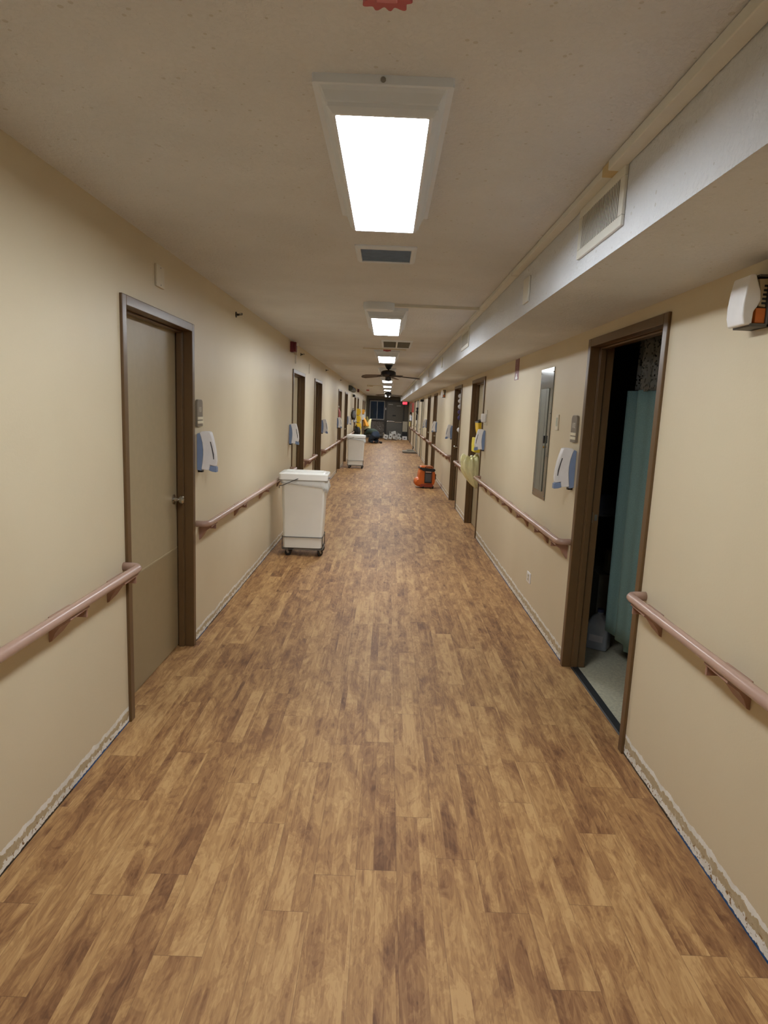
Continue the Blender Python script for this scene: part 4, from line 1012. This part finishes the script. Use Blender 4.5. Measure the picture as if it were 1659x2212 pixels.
# ------------------------------------------------------------------ kneeling worker
P = thing('person', 'person in dark green shirt and navy trousers kneeling bent over on the floor', 'person', (-.74, 32.6, 0), -.80)
P.scale = (1.22, 1.35, 1.12)
M_SKIN = mat('skin', (170, 124, 100), .5, sss=.1); M_HAIR = mat('hair_black', (22, 20, 22), .6, bump=.5, bs=300)
M_SHIRT = mat('shirt_green', (58, 74, 66), .8); M_TROU = mat('trousers_navy', (44, 58, 78), .8); M_SHOE = mat('shoe_dark', (30, 28, 30), .5)
V = [(.20, 0, .40), (.08, 0, .50), (-.08, 0, .52), (-.20, 0, .49), (-.29, 0, .47), (-.33, 0, .47)]
R_ = [(.15, .13), (.15, .12), (.16, .13), (.13, .10), (.055, .055), (.06, .06)]
E_ = [(i, i+1) for i in range(5)]
def add(v, r, p):
    V.append(v); R_.append(r if isinstance(r, tuple) else (r, r)); E_.append((p, len(V)-1)); return len(V)-1
for s in (-1, 1):
    a = add((-.20, s*.15, .45), .06, 3); a = add((-.25, s*.19, .34), .048, a); a = add((-.27, s*.20, .22), .040, a); a = add((-.33, s*.18, .12), .034, a); a = add((-.38, s*.16, .05), .025, a); pm = add((-.41, s*.16, .028), (.03, .014), a)
    for j, (dy, ln) in enumerate(((-.028, .065), (-.010, .078), (.009, .074), (.027, .060))):
        q = add((-.41-ln*.55, s*.16+dy, .022), .0085, pm); add((-.41-ln, s*.16+dy*1.15, .010), .007, q)
    q = add((-.405, s*.16-s*.045, .02), .010, pm); add((-.43, s*.16-s*.062, .011), .008, q)
    h = add((.20, s*.10, .34), .095, 0); h = add((.10, s*.13, .20), .075, h); kq = add((-.0, s*.14, .075), .062, h); k2 = add((.14, s*.14, .07), .055, kq); k3 = add((.30, s*.13, .065), .042, k2); k4 = add((.38, s*.13, .05), .035, k3)
skin('body', V, E_, R_, M_SKIN, P, 1)
# clothing shells follow the same joints, a little wider
def shell(name, vs, rs, es, m): return skin(name, vs, es, rs, m, P, 2)
sv = [(.20, 0, .40), (.08, 0, .49), (-.08, 0, .525), (-.20, 0, .49), (-.255, 0, .475)]; sr = [(.19, .19), (.20, .17), (.205, .165), (.17, .13), (.09, .08)]
se = [(0, 1), (1, 2), (2, 3), (3, 4)]
for s in (-1, 1):
    sv += [(-.20, s*.155, .45), (-.25, s*.195, .34), (-.265, s*.20, .25)]; sr += [(.075, .075), (.062, .062), (.058, .058)]
    n0 = len(sv)-3; se += [(3, n0), (n0, n0+1), (n0+1, n0+2)]
shell('shirt', sv, sr, se, M_SHIRT)
tv = [(.20, 0, .38), (.13, 0, .44)]; tr = [(.20, .20), (.19, .16)]; te = [(0, 1)]
for s in (-1, 1):
    n0 = len(tv); tv += [(.20, s*.10, .33), (.10, s*.13, .20), (.0, s*.14, .085), (.14, s*.14, .08), (.28, s*.13, .07)]; tr += [(.13, .13), (.115, .115), (.085, .085), (.08, .08), (.06, .06)]
    te += [(0, n0)]+[(n0+i, n0+i+1) for i in range(4)]
shell('trousers', tv, tr, te, M_TROU)
def ellipsoid(b, c, r, n=20, m=12):
    rings = []
    for i in range(m+1):
        ph = PI*(i+.02)/(m+.04); rings.append([(c[0]+r[0]*math.sin(ph)*math.cos(2*PI*k/n), c[1]+r[1]*math.sin(ph)*math.sin(2*PI*k/n), c[2]+r[2]*math.cos(ph)) for k in range(n)])
    b.loft(rings)
b = MB(); ellipsoid(b, (-.385, 0, .49), (.10, .076, .10)); ellipsoid(b, (-.475, 0, .455), (.02, .014, .018)); ellipsoid(b, (-.38, .076, .49), (.02, .01, .03)); ellipsoid(b, (-.38, -.076, .49), (.02, .01, .03)); ellipsoid(b, (-.455, 0, .42), (.012, .026, .006))
hd = b.build('head', M_SKIN, P, smooth=True)
b = MB(); ellipsoid(b, (-.365, 0, .515), (.104, .086, .098)); b.build('hair', M_HAIR, hd, smooth=True)
for s in (-1, 1):
    b = MB(); b.prism([(.33, .10), (.42, .085), (.44, .02), (.40, .0), (.32, .03)], 'y', s*.13-.045, s*.13+.045); b.build('shoe', M_SHOE, P, bevel=.015)
